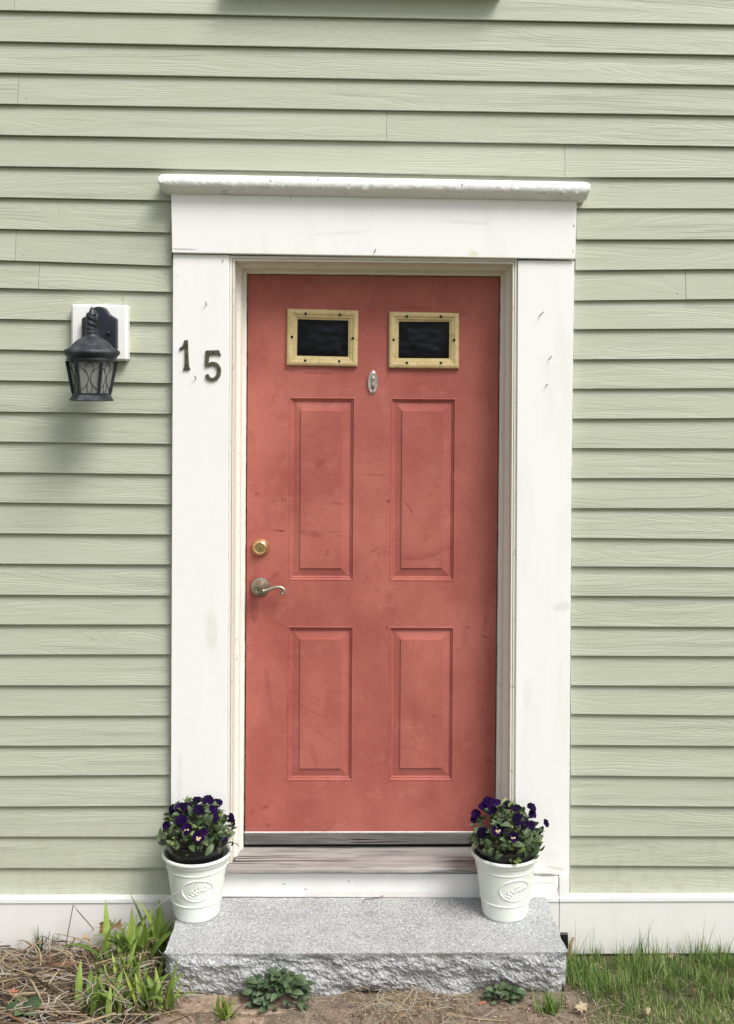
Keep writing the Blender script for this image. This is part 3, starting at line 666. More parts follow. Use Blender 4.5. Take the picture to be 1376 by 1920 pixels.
p = W(698, 717, YD - 0.01); p.y = YD
bm = lathe(bmesh.new(), [(0.0185, 0), (0.0185, 0.003), (0.0165, 0.006), (0.013, 0.0055), (0.0125, 0.0045), (0.001, 0.0045)], p, 40, 'Y')
for v in bm.verts: v.co.z = p.z + (v.co.z - p.z) * 2.25
kn = obj('door_knocker', bm, M_SILVER, door, smooth=True)
bm = bmesh.new(); prev = None
for zz, rr, yy in ((0.024, 0.001, .006), (0.022, 0.005, .008), (0.017, 0.0062, .011), (0.011, 0.005, .012), (0.005, 0.0034, .012), (-0.002, 0.0042, .013), (-0.012, 0.0068, .014), (-0.020, 0.0062, .012), (-0.026, 0.003, .009), (-0.028, 0.0005, .007)):
    ring = [bm.verts.new((p.x + rr * math.cos(k * math.pi / 6), p.y - yy + rr * 0.7 * math.sin(k * math.pi / 6), p.z + zz)) for k in range(12)]
    if prev:
        for k in range(12): bm.faces.new((prev[k], prev[(k + 1) % 12], ring[(k + 1) % 12], ring[k]))
    prev = ring
obj('striker', fixn(bm), M_PEWTER, kn, smooth=True)
# chipped bare strip and weathered sweep board at the foot of the door
obj('bottom_edge', slab_px([(459, 1560), (928, 1559), (928, 1562.5), (459, 1563)], YD - 0.0025, YD + 0.01, 0.0008), M_CAP, door)
obj('sweep_board', slab_px([(458.5, 1563), (928, 1562.5), (928, 1583), (458.5, 1584)], YD - 0.010, YD + 0.02, 0.003), M_SWEEP, door)
obj('gap_strip', slab_px([(458.5, 1580), (928, 1579), (928, 1588), (458.5, 1588)], YD + 0.006, YD + 0.03, 0), M_VOID, sur)

# ------------------------------------------------------------------ house numbers, nails
def z1(x, y): return (x / 4.047 + 90, y / 4.047 + 540)
one = [(1036, 396), (1064, 394), (1066, 450), (1068, 520), (1071, 575), (1076, 600), (1082, 612), (1080, 621), (1030, 623), (1028, 612), (1037, 598), (1040, 575), (1041, 520), (1040, 470), (1038, 452), (1028, 458), (1015, 470), (1003, 472), (999, 462), (1002, 452), (1015, 446), (1027, 430), (1034, 412)]
five = [(1199, 474), (1298, 470), (1303, 478), (1316, 512), (1308, 517), (1298, 506), (1232, 507), (1226, 512), (1221, 570), (1240, 560), (1262, 558), (1285, 566), (1303, 584), (1314, 610), (1316, 640), (1309, 668), (1293, 690), (1270, 703), (1245, 706), (1220, 699), (1203, 686), (1196, 670), (1200, 656), (1212, 651), (1224, 657), (1228, 670), (1240, 680), (1256, 680), (1272, 671), (1283, 655), (1287, 634), (1284, 612), (1274, 595), (1258, 587), (1240, 588), (1225, 596), (1210, 598), (1193, 594), (1194, 560)]
for pts, lab, sc_ in ((one, 'bronze house number 1 screwed to the white casing beside the door', [(1049, 430), (1054, 588)]), (five, 'bronze house number 5 hung slightly lower than its neighbour on the casing', [(1256, 489), (1297, 628)])):
    wp = [W(*z1(x, y), YC - 0.007) for x, y in pts]
    o = obj('house_number', poly_prism(wp, 0.0062, 0.0012, 1), M_BRONZE, None, origin=sum(wp, Vector()) / len(wp)); tag(o, lab, 'house number', 'house numbers on the left casing')
    for x, y in sc_:
        q = W(*z1(x, y), YC - 0.007); screw(o, q, 0.0030, M_VOID)
nails = [((388, 573), (-0.001, -0.016, 0.012), YC, 'bent nail in the left casing above the house number 1'),
         ((369, 711), (-0.004, -0.018, 0.012), YC, 'small nail in the left casing between and below the house numbers'),
         ((1010, 593), (0.012, -0.022, 0.014), YC, 'dark nail sticking out of the right casing, highest of three'),
         ((1028, 674), (0.008, -0.020, 0.012), YC, 'dark nail sticking out of the right casing, middle of three'),
         ((1023, 723.5), (0.003, -0.014, 0.006), YC, 'stubby nail in the right casing, lowest of three'),
         ((700, 475), (0.006, -0.012, 0.013), YH, 'thin nail in the header just over the middle of the door')]
for (x, y), dv, Yn, lab in nails:
    p = W(x, y, Yn); q = p + Vector(dv)
    o = obj('nail', tube(bmesh.new(), [p + Vector((0, 0.004, 0)), p.lerp(q, .5), q], [0.0017, 0.0016, 0.0013], 6), M_STEEL, None, origin=p); tag(o, lab, 'nail', 'nails left in the door surround')

# ------------------------------------------------------------------ wall lantern
lan = thing('wall_lantern', W(186, 625, 0.0), 'black iron wall lantern with leaded glass on a white block', 'wall lamp')
YB = -0.034
obj('mounting_block', slab_px([(133.5, 569.7), (239.5, 572), (239.5, 676.4), (133.5, 675)], YB, 0.005, 0.007, 1), M_WHITE, lan)
bp = [(257, 232), (268, 222), (290, 215), (308, 198), (322, 172), (345, 150), (372, 139), (398, 138), (425, 146), (447, 165), (462, 192), (480, 208), (502, 218), (516, 228), (522, 240), (522, 462), (510, 468), (262, 466), (257, 458)]
obj('back_plate', slab_px([z1(*p) for p in bp], YB - 0.024, YB, 0.004, 2), M_PLATE, lan)
q = W(*z1(462, 340), YB - 0.028); obj('plate_nut', lathe(bmesh.new(), [(0.006, -0.006), (0.006, 0.004), (0.0035, 0.008), (0.0005, 0.009)], q, 12, 'Y'), M_BLACK, lan, smooth=True)
YL = -0.150
lc = W(172.8, 700, YL)
def lz(y): return W(172.8, y / 4.047 + 540, YL).z
s_ = FPX / (YL + D) * 4.047
def lr(v): return v / s_
def LP(prof): return [(lr(r_), lz(y_) - lc.z) for r_, y_ in prof]
# arm: twisted bracket from plate, over, down to the roof
top = Vector((lc.x, YL, lz(215)))
ap = W(*z1(372, 215), YB - 0.02)
armp = [ap + Vector((0, 0, -0.03)), ap + Vector((0, -0.012, -0.008)), ap.lerp(top, 0.45) + Vector((0, 0, 0.014)), top + Vector((0, 0.014, 0.012)), top]
obj('arm', tube(bmesh.new(), armp, [0.009, 0.008, 0.0075, 0.0075, 0.008], 12), M_BLACK, lan, smooth=True)
obj('finial', lathe(bmesh.new(), LP([(34, 202), (30, 195), (18, 165), (8, 148), (1, 137)]), lc, 20), M_BLACK, lan, smooth=True)
bm = bmesh.new()
for k in range(2):                                     # twisted rope stem
    pts = []
    for i_ in range(25):
        t_ = i_ / 24; an = t_ * 2 * math.pi * 1.5 + k * math.pi
        pts.append((lc.x + lr(22) * math.cos(an), lc.y + lr(22) * math.sin(an), lerp(lz(205), lz(330), t_)))
    tube(bm, pts, lr(24), 8)
lathe(bm, LP([(20, 330), (20, 200)]), lc, 12)
obj('twisted_stem', bm, M_BLACK, lan, smooth=True)
obj('collar', lathe(bmesh.new(), LP([(30, 352), (46, 350), (52, 340), (50, 326), (38, 320), (30, 318)]), lc, 28), M_BLACK, lan, smooth=True)
obj('roof', lathe(bmesh.new(), LP([(150, 522), (186, 518), (205, 500), (207, 492), (206, 482), (196, 470), (160, 455), (140, 430), (118, 405), (92, 388), (62, 374), (52, 362), (50, 348)]), lc, 40), M_BLACKTOP, lan, smooth=True)
obj('band', lathe(bmesh.new(), LP([(165, 562), (182, 560), (186, 545), (178, 535), (185, 525), (188, 516), (150, 514)]), lc, 40), M_BLACK, lan, smooth=True)
hexa = [math.radians(a_ - 90) for a_ in (-22, 38, 98, 158, 218, 278)]
def hp(k, r_, y_): t_ = hexa[k % 6]; return Vector((lc.x + lr(r_) * math.cos(t_), lc.y + lr(r_) * math.sin(t_), lz(y_)))
bm = bmesh.new(); prev = None
for r_, y_ in ((118, 796), (140, 800), (136, 812), (146, 835), (155, 846), (156, 852), (148, 857), (60, 853)):
    ring = [bm.verts.new(hp(k, r_ * 1.04, y_)) for k in range(6)]
    if prev:
        for k in range(6): bm.faces.new((prev[k], prev[(k + 1) % 6], ring[(k + 1) % 6], ring[k]))
    else: bm.faces.new(ring)
    prev = ring
bm.faces.new(prev[::-1]); fixn(bm)
obj('base', bm, M_BLACKTOP, lan)
for k in range(6):
    obj('rib', tube(bmesh.new(), [hp(k, 181, 556), hp(k, 134, 806)], [lr(15), lr(12)], 6), M_BLACK, lan)
    a_, b_, c_, d_ = hp(k, 172, 556), hp(k + 1, 172, 556), hp(k + 1, 127, 804), hp(k, 127, 804)
    nrm = ((a_ + b_) / 2 - Vector((lc.x, lc.y, (a_.z)))).normalized()
    bm = bmesh.new(); fr = [bm.verts.new(p) for p in (a_, b_, c_, d_)]; bk = [bm.verts.new(p - nrm * 0.002) for p in (a_, b_, c_, d_)]
    bm.faces.new(fr); bm.faces.new(bk[::-1])
    for i_ in range(4): bm.faces.new((fr[i_], bk[i_], bk[(i_ + 1) % 4], fr[(i_ + 1) % 4]))
    fixn(bm); pn = obj('pane', bm, M_LGLASS, lan)
    def pp(u, v): return a_.lerp(b_, u).lerp(d_.lerp(c_, u), v) + nrm * 0.0008
    bm = bmesh.new()
    for side in (0.0, 1.0):
        sg = 1 if side == 0 else -1
        tube(bm, [pp(side + sg * x_, y_) for x_, y_ in ((0.03, 0.14), (0.22, 0.24), (0.38, 0.36), (0.46, 0.48), (0.44, 0.62), (0.30, 0.76), (0.08, 0.88))], lr(2.3), 5)
        tube(bm, [pp(side + sg * x_, y_) for x_, y_ in ((0.5, 0.02), (0.36, 0.12), (0.30, 0.24), (0.38, 0.36))], lr(2.3), 5)
        tube(bm, [pp(side + sg * x_, y_) for x_, y_ in ((0.46, 0.56), (0.36, 0.74), (0.38, 0.9), (0.46, 0.99))], lr(2.3), 5)
    obj('lead_came', bm, M_BLACK, pn)
obj('bulb', lathe(bmesh.new(), LP([(20, 560), (22, 600), (40, 640), (50, 680), (42, 715), (20, 735), (2, 742)]), lc, 20), M_BULB, lan, smooth=True)

# ------------------------------------------------------------------ granite step
fy = WZ(690, 1787, Z_STONE).y
gx0, gx1 = WZ(307.5, 1786, Z_STONE).x, WZ(1066, 1788, Z_STONE).x
step = thing('granite_step', ((gx0 + gx1) / 2, fy / 2, 0), 'grey granite doorstep block with smooth top and rough split front', 'step')
bm = bmesh.new()
def rock(x, z, s):
    v = Vector((x * 9, z * 15, s))
    a_ = noise.turbulence(v, 4, False) - 0.5
    dist, _p = noise.voronoi(Vector((x * 11, z * 22, s + 4)))
    d2, _q = noise.voronoi(Vector((x * 5 + z * 4, z * 9, s + 9)))
    return 0.012 * a_ + 0.008 * (dist[0] - 0.4) + 0.012 * (d2[0] - 0.4) + 0.004 * noise.noise((x * 40 + z * 25, z * 55, s)) + 0.0032 * noise.noise((x * 100 + z * 50, z * 120, s)) + 0.0018 * noise.noise((x * 210, z * 220, s))
NX, NZ, NY = 420, 70, 26
zb = -0.09
yb_ = -0.031
def edge_jit(x): return 0.0035 * noise.noise((x * 14, 2, 8)) + 0.002 * noise.noise((x * 60, 1, 1))
def frontp(i, j):
    x = lerp(gx0, gx1, i / NX); tz = j / NZ; z = lerp(Z_STONE, zb, tz)
    fall = sstep(0.0, 0.10, tz); under = 0.042 * sstep(0.34, 0.60, tz + 0.07 * noise.noise((x * 6, 1, 6)))
    y = fy + edge_jit(x) + fall * (0.004 + rock(x, z, 1) + 0.006 * math.sin(x * 4 + 1)) + under * (0.55 + 0.9 * noise.noise((x * 3.2, 0.3, 4)))
    er = min(i, NX - i) / NX
    y += 0.024 * tz + 0.022 * (1 - sstep(0, 0.025, er)) * fall + 0.006 * (1 - sstep(0, 0.012, er))
    z2 = z + (0.002 * noise.noise((x * 25, 3, 3)) if j == 0 else 0)
    xx = x
    if i in (0, NX): xx += (1 if i == 0 else -1) * fall * (0.008 + 0.010 * noise.noise((z * 20, i, 2)))
    return (xx, y, z2)
fr = [[bm.verts.new(frontp(i, j)) for i in range(NX + 1)] for j in range(NZ + 1)]
for j in range(NZ):
    for i in range(NX): bm.faces.new((fr[j][i], fr[j][i + 1], fr[j + 1][i + 1], fr[j + 1][i]))
tp = [fr[0]]
for k in range(1, NY + 1):
    t_ = k / NY; row = []
    for i in range(NX + 1):
        f0 = fr[0][i].co; y = lerp(f0.y, yb_, t_)
        ws = 0.0
        if i < 4: ws = (0.006 * noise.noise((y * 18, 5, 5)) + 0.003) * (4 - i) / 4
        if i > NX - 4: ws = -(0.006 * noise.noise((y * 18, 9, 5)) + 0.004 + 0.012 * t_) * (i - NX + 4) / 4
        row.append(bm.verts.new((f0.x + ws, y, lerp(f0.z, Z_STONE, min(1, t_ * 6)) + 0.0009 * noise.noise((f0.x * 16, y * 16, 2)))))
    tp.append(row)
for k in range(NY):
    for i in range(NX): bm.faces.new((tp[k][i], tp[k + 1][i], tp[k + 1][i + 1], tp[k][i + 1]))
for i in (0, NX):
    prevc = [fr[j][i] for j in range(NZ + 1)]
    for k in range(1, NY + 1):
        c_ = [tp[k][i]]
        for j in range(1, NZ + 1):
            z = lerp(Z_STONE, zb, j / NZ); y = tp[k][i].co.y
            c_.append(bm.verts.new((tp[k][i].co.x + (1 if i == 0 else -1) * (0.004 + sstep(0, .1, j / NZ) * abs(rock(y, z, 7 + i))), y, z)))
        for j in range(NZ): bm.faces.new((prevc[j], prevc[j + 1], c_[j + 1], c_[j]))
        prevc = c_
fixn(bm)
obj('granite_block', bm, M_GRAN, step, smooth=False)

# ------------------------------------------------------------------ planters and pansies
def leaf_mesh(name, L, Wd, mats, scallop=0.0, bend=0.25, fold=0.18, n=6):
    bm = bmesh.new(); rows = []
    for i in range(n + 1):
        t_ = i / n
        w_ = Wd * 0.5 * (math.sin(math.pi * min(1, t_ ** 0.8 * 0.98 + 0.02)) ** 0.8) * (1 + scallop * (1 if i % 2 else -1)) + 0.0006
        z = bend * L * (t_ - t_ * t_ * 1.4)
        rows.append([bm.verts.new((t_ * L, -w_, z + fold * w_)), bm.verts.new((t_ * L, 0, z)), bm.verts.new((t_ * L, w_, z + fold * w_))])
    for a_, b_ in zip(rows, rows[1:]):
        for k in (0, 1): bm.faces.new((a_[k], b_[k], b_[k + 1], a_[k + 1]))
    me = bpy.data.meshes.new(name); bm.to_mesh(me); bm.free(); me.materials.append(mats)
    me.polygons.foreach_set('use_smooth', [True] * len(me.polygons)); return me
PL = [leaf_mesh('leaf', 0.036, 0.022, M_PLEAF, 0.07, 0.3, 0.25), leaf_mesh('leaf', 0.031, 0.019, M_PLEAF, 0.05, 0.1, 0.35), leaf_mesh('leaf', 0.042, 0.020, M_PLEAF, 0.06, 0.45, 0.2)]
PLY = leaf_mesh('leaf', 0.030, 0.018, M_PLEAF2, 0.05, 0.2, 0.3)
def petal_mesh(m, L, Wd, wav):
    bm = bmesh.new(); c0 = bm.verts.new((0, 0, 0)); rim = []; mid = []
    for i in range(9):
        a_ = -1.15 + 2.3 * i / 8; r_ = L * (0.72 + 0.28 * math.cos(a_)) * (1 + 0.05 * math.sin(i * 2.3))
        rim.append(bm.verts.new((r_ * math.cos(a_ * 0.72), Wd * math.sin(a_ * 0.9), wav * math.sin(i * 1.9)))); mid.append(bm.verts.new((r_ * .55 * math.cos(a_ * .7), Wd * .6 * math.sin(a_ * .9), 0.0015 + wav * .3 * math.sin(i * 1.9))))
    for i in range(8):
        bm.faces.new((c0, mid[i], mid[i + 1])); bm.faces.new((mid[i], rim[i], rim[i + 1], mid[i + 1]))
    me = bpy.data.meshes.new('petal'); bm.to_mesh(me); bm.free(); me.materials.append(m); me.polygons.foreach_set('use_smooth', [True] * len(me.polygons)); return me
PT = [petal_mesh(M_PET, 0.020, 0.016, 0.002), petal_mesh(M_PETD, 0.020, 0.016, 0.0025), petal_mesh(M_PET, 0.018, 0.012, 0.002)]
bm = bmesh.new()
for a_, L, wd in ((-90, 0.0105, 0.0055), (-160, 0.008, 0.0035), (-20, 0.008, 0.0035)):
    an = math.radians(a_); d_ = Vector((math.cos(an), math.sin(an), 0)); s2 = Vector((-d_.y, d_.x, 0))
    vv = [bm.verts.new(d_ * L * t_ + s2 * wd * o_ + Vector((0, 0, 0.0035))) for t_, o_ in ((0.25, -0.4), (0.9, -1), (1.05, 0), (0.9, 1), (0.25, 0.4))]; bm.faces.new(vv)
EYE = bpy.data.meshes.new('flower'); bm.to_mesh(EYE); bm.free(); EYE.materials.append(M_EYE)
bm = bmesh.new(); lathe(bm, [(0.003, 0.0), (0.003, 0.003), (0.001, 0.004)], (0, 0, 0), 8)
EYED = bpy.data.meshes.new('flower'); bm.to_mesh(EYED); bm.free(); EYED.materials.append(M_PETD)
def frame(n_, up=Vector((0, 0, 1)), roll_=0):           # matrix with Z along n_ and Y near up
    z = n_.normalized(); x = up.cross(z)
    if x.length < 1e-3: x = Vector((1, 0, 0))
    x.normalize(); y = z.cross(x)
    m = Matrix((x, y, z)).transposed().to_4x4(); return m @ Matrix.Rotation(roll_, 4, 'Z')
def add_flower(pl, p, n_, size, dark, eye):
    m = Matrix.Translation(p) @ frame(n_, roll_=random.uniform(-.3, .3)) @ Matrix.Scale(size, 4)
    f = inst('flower', EYE if eye else EYED, m, pl)
    for a_, k, zz in ((52, 1, -0.003), (128, 1, -0.002), (5, 0, 0.0), (175, 0, 0.001), (-90, 2 if not dark else 1, 0.0022)):
        k = 1 if dark else k
        o = bpy.data.objects.new('petal', PT[k]); col.objects.link(o); o.parent = f
        o.matrix_local = Matrix.Translation((0, 0, zz)) @ Matrix.Rotation(math.radians(a_ + random.uniform(-8, 8)), 4, 'Z') @ Matrix.Rotation(random.uniform(-.35, .1), 4, 'Y')

def planter(cx_px, front_y, phi_deg, flowers, which, tilt, seed):
    random.seed(seed)
    fb = WZ(cx_px, front_y, Z_STONE); rb = 0.0765
    c = Vector((fb.x, fb.y + rb - 0.010, Z_STONE + 0.0015)); Ht = 0.211; rt = 0.1055
    pot = thing('planter', c, 'pale mint planter with embossed oval sprig, ' + which, 'flower pot', 'matching planters on the step')
    def rad(z): return lerp(rb, rt, z / Ht)
    prof = [(rb - .008, 0.0), (rb - 0.002, 0.0), (rb, 0.003)]
    for z in [0.008 * k for k in range(1, 24)]: prof.append((rad(z), z))
    for zc in (0.057, 0.166):
        prof += [(rad(zc - .003), zc - .003), (rad(zc) + .0022, zc - .0014), (rad(zc) + .0028, zc), (rad(zc) + .0022, zc + .0014), (rad(zc + .003), zc + .003)]
    prof = prof[:3] + sorted(prof[3:], key=lambda p: p[1])
    prof += [(rt - .001, 0.188), (rt + 0.003, 0.190), (rt + 0.005, 0.195), (rt + 0.0055, 0.200), (rt + .010, 0.2015), (rt + .0125, 0.206), (rt + .0115, 0.211), (rt + .007, 0.213), (rt + .001, 0.210), (rt - .004, 0.200), (rb - .004, 0.02)]
    obj('pot_body', lathe(bmesh.new(), prof, c, 72), M_POT, pot, smooth=True)
    ph = math.radians(-90 + phi_deg)
    def sp(a_, b_, o_=0.0):                            # point on the pot wall: a_ across, b_ up from medallion centre
        z = 0.115 + b_; r_ = rad(z) + o_; t_ = ph + a_ / rad(z); return Vector((c.x + r_ * math.cos(t_), c.y + r_ * math.sin(t_), c.z + z))
    bm = bmesh.new(); N = 48
    for k in range(N + 1):
        pass
    ringpts = [sp(0.053 * math.cos(2 * math.pi * k / N), 0.036 * math.sin(2 * math.pi * k / N), 0.0004) for k in range(N + 1)]
    tube(bm, ringpts, 0.0026, 8, cap=False)
    tube(bm, [sp(lerp(-.034, .04, t_), lerp(-.018, .012, t_) + .006 * math.sin(t_ * 4), .0003) for t_ in [k / 8 for k in range(9)]], 0.0011, 6)
    for k in range(15):
        t_ = k / 14; a0, b0 = lerp(-.032, .038, t_), lerp(-.018, .012, t_) + .006 * math.sin(t_ * 4)
        for sg in (-1, 1):
            an = math.radians(24 + sg * random.uniform(38, 62)); Lf = random.uniform(.013, .021)
            if (a0 + Lf * math.cos(an)) ** 2 / .046 ** 2 + (b0 + Lf * math.sin(an)) ** 2 / .030 ** 2 > 1: Lf *= .4
            if (k + (sg > 0)) % 2: continue
            pts = [sp(a0 + Lf * s2 * math.cos(an), b0 + Lf * s2 * math.sin(an), .0002) for s2 in (0, .25, .5, .75, 1)]
            tube(bm, pts, [.0008, .0026, .0034, .0024, .0005], 6)
    obj('medallion', bm, M_POT, pot, smooth=True)
    # black nursery pot sitting inside
    nc = c + Vector((tilt[0], 0, tilt[1] + 0.011))
    npot = thing('nursery_pot', nc + Vector((0, 0, 0.09)), 'black plastic nursery pot of pansies inside the planter ' + which, 'plant pot', 'nursery pots inside the planters')
    bm = lathe(bmesh.new(), [(0.066, 0.06), (0.070, 0.06), (0.0935, 0.205), (0.098, 0.207), (0.100, 0.222), (0.104, 0.225), (0.1065, 0.236), (0.105, 0.240), (0.100, 0.239), (0.097, 0.225), (0.09, 0.2)], nc, 56)
    bmesh.ops.rotate(bm, verts=bm.verts, cent=nc + Vector((0, 0, .2)), matrix=Matrix.Rotation(tilt[2], 3, 'Y'))
    obj('pot_shell', bm, M_PLASTIC, npot, smooth=True)
    bm = lathe(bmesh.new(), [(0.094, 0.214), (0.05, 0.222), (0.01, 0.224)], nc, 24); obj('soil', bm, M_SOIL, npot)
    pl = thing('pansy_plant', nc + Vector((0, 0, 0.22)), 'clump of dark purple pansies with grey green leaves in the planter ' + which, 'flowers', 'potted pansies either side of the door')
    base = nc + Vector((0, 0, 0.230)); R0, HH = 0.122, 0.128
    def dome(th, f, sc=1.0): return base + Vector((R0 * sc * math.cos(th) * math.cos(f), R0 * sc * math.sin(th) * math.cos(f), HH * sc * math.sin(f)))
    for k in range(300):
        th = random.uniform(0, 2 * math.pi) if k % 3 else random.uniform(-math.pi * 1.05, .05 * math.pi)
        f = math.asin(random.uniform(0.12, 1.0) if random.random() < .93 else random.uniform(-.05, .12)); sc = random.uniform(0.86, 1.06) if k % 4 else random.uniform(0.5, .8)
        sc *= 1 + 0.16 * noise.noise((math.cos(th) * 2, math.sin(th) * 2, f * 2 + seed))
        p = dome(th, f, sc); n_ = Vector((math.cos(th) * math.cos(f), math.sin(th) * math.cos(f), math.sin(f) * .9 + .25)).normalized()
        dirv = (n_ + Vector((random.uniform(-.9, .9), random.uniform(-.9, .9), random.uniform(-.6, .6)))).normalized()
        upv = (n_ + Vector((random.uniform(-.6, .6), random.uniform(-.6, .6), random.uniform(-.1, .6))))
        x = dirv; z = (upv - x * upv.dot(x)).normalized(); y = z.cross(x)
        m = Matrix((x, y, z)).transposed().to_4x4(); L_ = random.uniform(.7, 1.12)
        young = random.random() < (0.10 if seed == 3 else 0.13)
        m = Matrix.Translation(p - x * 0.018) @ m @ Matrix.Scale(L_, 4); inst('leaf', PLY if young else random.choice(PL), m, pl)
    bm = bmesh.new()
    for k in range(26):
        th = random.uniform(0, 2 * math.pi); f = random.uniform(.1, 1.4); b_ = base + Vector((random.uniform(-.04, .04), random.uniform(-.04, .04), -.01))
        p = dome(th, f, .85); tube(bm, [b_, b_.lerp(p, .5) + Vector((0, 0, .012)), p], [.0018, .0015, .0012], 5)
    obj('stems', bm, M_STEMG, pl)
    for (x, y, dark, eye, size) in flowers:
        x = cx_px + 2 + (x - cx_px - 2) * 0.95; y += 3
        d_ = ray(x, y); best = None                   # first hit of the view ray with the dome
        O = CAM - base; A_ = (d_.x / R0) ** 2 + (d_.y / R0) ** 2 + (d_.z / HH) ** 2; B_ = 2 * (O.x * d_.x / R0 ** 2 + O.y * d_.y / R0 ** 2 + O.z * d_.z / HH ** 2); C_ = (O.x / R0) ** 2 + (O.y / R0) ** 2 + (O.z / HH) ** 2 - 1.0
        disc = B_ * B_ - 4 * A_ * C_; t_ = (-B_ - math.sqrt(disc)) / (2 * A_) if disc > 0 else -B_ / (2 * A_)
        p = CAM + d_ * t_; v = p - base
        n_ = Vector((v.x / R0 ** 2, v.y / R0 ** 2, v.z / HH ** 2)).normalized() * 0.8 + Vector((random.uniform(-.3, .3), -0.75, random.uniform(-.1, .3)))
        add_flower(pl, p + n_.normalized() * 0.006, n_, size * random.uniform(.92, 1.05), dark, eye)
    return pot
FL = [(327, 1516, 1, 0, 1), (340, 1513, 0, 0, 1), (350, 1512, 1, 0, .9), (392, 1500, 0, 0, 1.05), (409, 1506, 0, 0, 1.0), (400, 1518, 0, 0, .95), (403, 1531, 1, 0, .9), (373, 1516, 1, 0, .95), (341, 1536, 0, 0, 1.1), (351, 1552, 0, 1, 1.05), (373, 1566, 0, 1, 1.1), (383, 1557, 0, 0, .8), (312, 1545, 0, 0, .8), (434, 1530, 1, 0, .8), (438, 1538, 1, 0, .7), (371, 1499, 1, 0, .8), (421, 1567, 0, 0, .7)]
FR = [(914, 1502, 0, 0, 1.0), (927, 1505, 0, 0, 1.0), (905, 1511, 0, 0, .95), (889, 1525, 0, 0, .9), (887, 1535, 0, 0, .75), (952, 1508, 1, 0, .9), (969, 1515, 1, 0, .9), (996, 1513, 1, 0, 1), (997, 1526, 0, 0, .95), (971, 1534, 1, 0, 1.1), (981, 1540, 1, 0, 1.0), (995, 1544, 0, 0, .85), (903, 1559, 1, 0, 1.1), (933, 1554, 0, 1, 1.05), (961, 1566, 0, 1, 1.0), (1024, 1541, 1, 0, .7), (920, 1518, 1, 0, 1), (947, 1543, 1, 0, .7)]
planter(363.5, 1730, 10, FL, 'left of the door', (-0.002, 0.004, 0.035), 3)
planter(950, 1729, 15, FR, 'right of the door', (0.003, -0.012, -0.02), 8)

# ------------------------------------------------------------------ paving bricks in front of the step
random.seed(4)
pav = thing('brick_paving', (gx0 + 0.35, fy - 0.08, -0.02), 'worn reddish brick paving half buried in soil before the granite step', 'paving')
pav['kind'] = 'structure'
del pav['label'], pav['category']
bx = gx0 + 0.04; row = 0
for r_ in range(2):
    x = gx0 + (0.012 if r_ % 2 == 0 else -0.06); yc = fy - 0.045 - r_ * 0.104
    while x < gx0 + 0.24:
        L = 0.198; b2 = box((0, 0, 0), (L - 0.008, 0.096, 0.05), 0.007, 2)
        for v in b2.verts: v.co += Vector((0, 0, 0.002 * noise.noise((v.co.x * 30 + x * 9, v.co.y * 30, r_))))
        bmesh.ops.rotate(b2, verts=b2.verts, cent=(0, 0, 0), matrix=Matrix.Rotation(random.uniform(-.02, .02), 3, 'Y') @ Matrix.Rotation(random.uniform(-.02, .02), 3, 'X'))
        bmesh.ops.translate(b2, verts=b2.verts, vec=(x + L / 2, yc, gz(x + L / 2, yc) - 0.0205 - (x - gx0) * .012))
        obj('brick', b2, M_BRICK, pav); x += L
# ------------------------------------------------------------------ plants
def blade_mesh(name, L, Wd, bend, m, tip=0.25, n=7, fold=0.35):
    bm = bmesh.new(); rows = []; p = Vector((0, 0, 0)); an = 0.0
    for i in range(n + 1):
        t_ = i / n; w_ = Wd * .5 * min(1, .55 + t_ * 2) * (1 if t_ < 1 - tip * 1.6 else max(0.04, (1 - t_) / (tip * 1.6)) ** .8)
        nx_ = Vector((math.cos(an), 0, -math.sin(an)))
        rows.append([bm.verts.new(p + Vector((0, -w_, 0)) + nx_ * w_ * fold), bm.verts.new(p), bm.verts.new(p + Vector((0, w_, 0)) + nx_ * w_ * fold)])
        p = p + Vector((math.sin(an), 0, math.cos(an))) * (L / n); an += bend / n * (0.4 + 1.2 * t_)
    for a_, b_ in zip(rows, rows[1:]):
        for k in (0, 1): bm.faces.new((a_[k], a_[k + 1], b_[k + 1], b_[k]))
    me = bpy.data.meshes.new(name); bm.to_mesh(me); bm.free(); me.materials.append(m); me.polygons.foreach_set('use_smooth', [True] * len(me.polygons)); return me
IR = [blade_mesh('leaf', 1.0, w_, b, m_) for b, w_, m_ in ((0.2, .14, M_IRIS), (0.5, .165, M_IRIS2), (1.0, .15, M_IRIS), (1.9, .155, M_IRIS2))]
def clump(name, px, py, n, spread, lmin, lmax, lab, cat, meshes, tilt, group=None, wscale=1.0, lean=0.0):
    b = G(px, py); t = thing(name, b, lab, cat, group)
    for k in range(n):
        q = b + Vector((random.gauss(0, spread), random.gauss(0, spread * .5), 0)); q.z = gz(q.x, q.y) - 0.006
        L = random.uniform(lmin, lmax)
        m = Matrix.Translation(q) @ Matrix.Rotation(random.uniform(0, 6.28), 4, 'Z') @ Matrix.Rotation(random.uniform(0, tilt), 4, 'Y') @ Matrix.Rotation(lean, 4, 'Y') @ Matrix.Rotation(random.uniform(-.8, .8), 4, 'Z') @ Matrix.Diagonal((L, L * wscale * random.uniform(.8, 1.2), L, 1))
        inst('leaf', random.choice(meshes), m, t)
    return t
random.seed(21)
clump('lily_clump', 299, 1803, 17, 0.013, 0.15, 0.25, 'tall yellow green lily shoots growing against the left side of the granite step', 'plant', IR[:3], 0.30, 'lily shoots left of the step', 0.8)
clump('lily_clump', 240, 1812, 36, 0.038, 0.11, 0.21, 'spreading clump of green lily leaves behind, near the white skirt board', 'plant', IR, 0.5, 'lily shoots left of the step', 0.85)
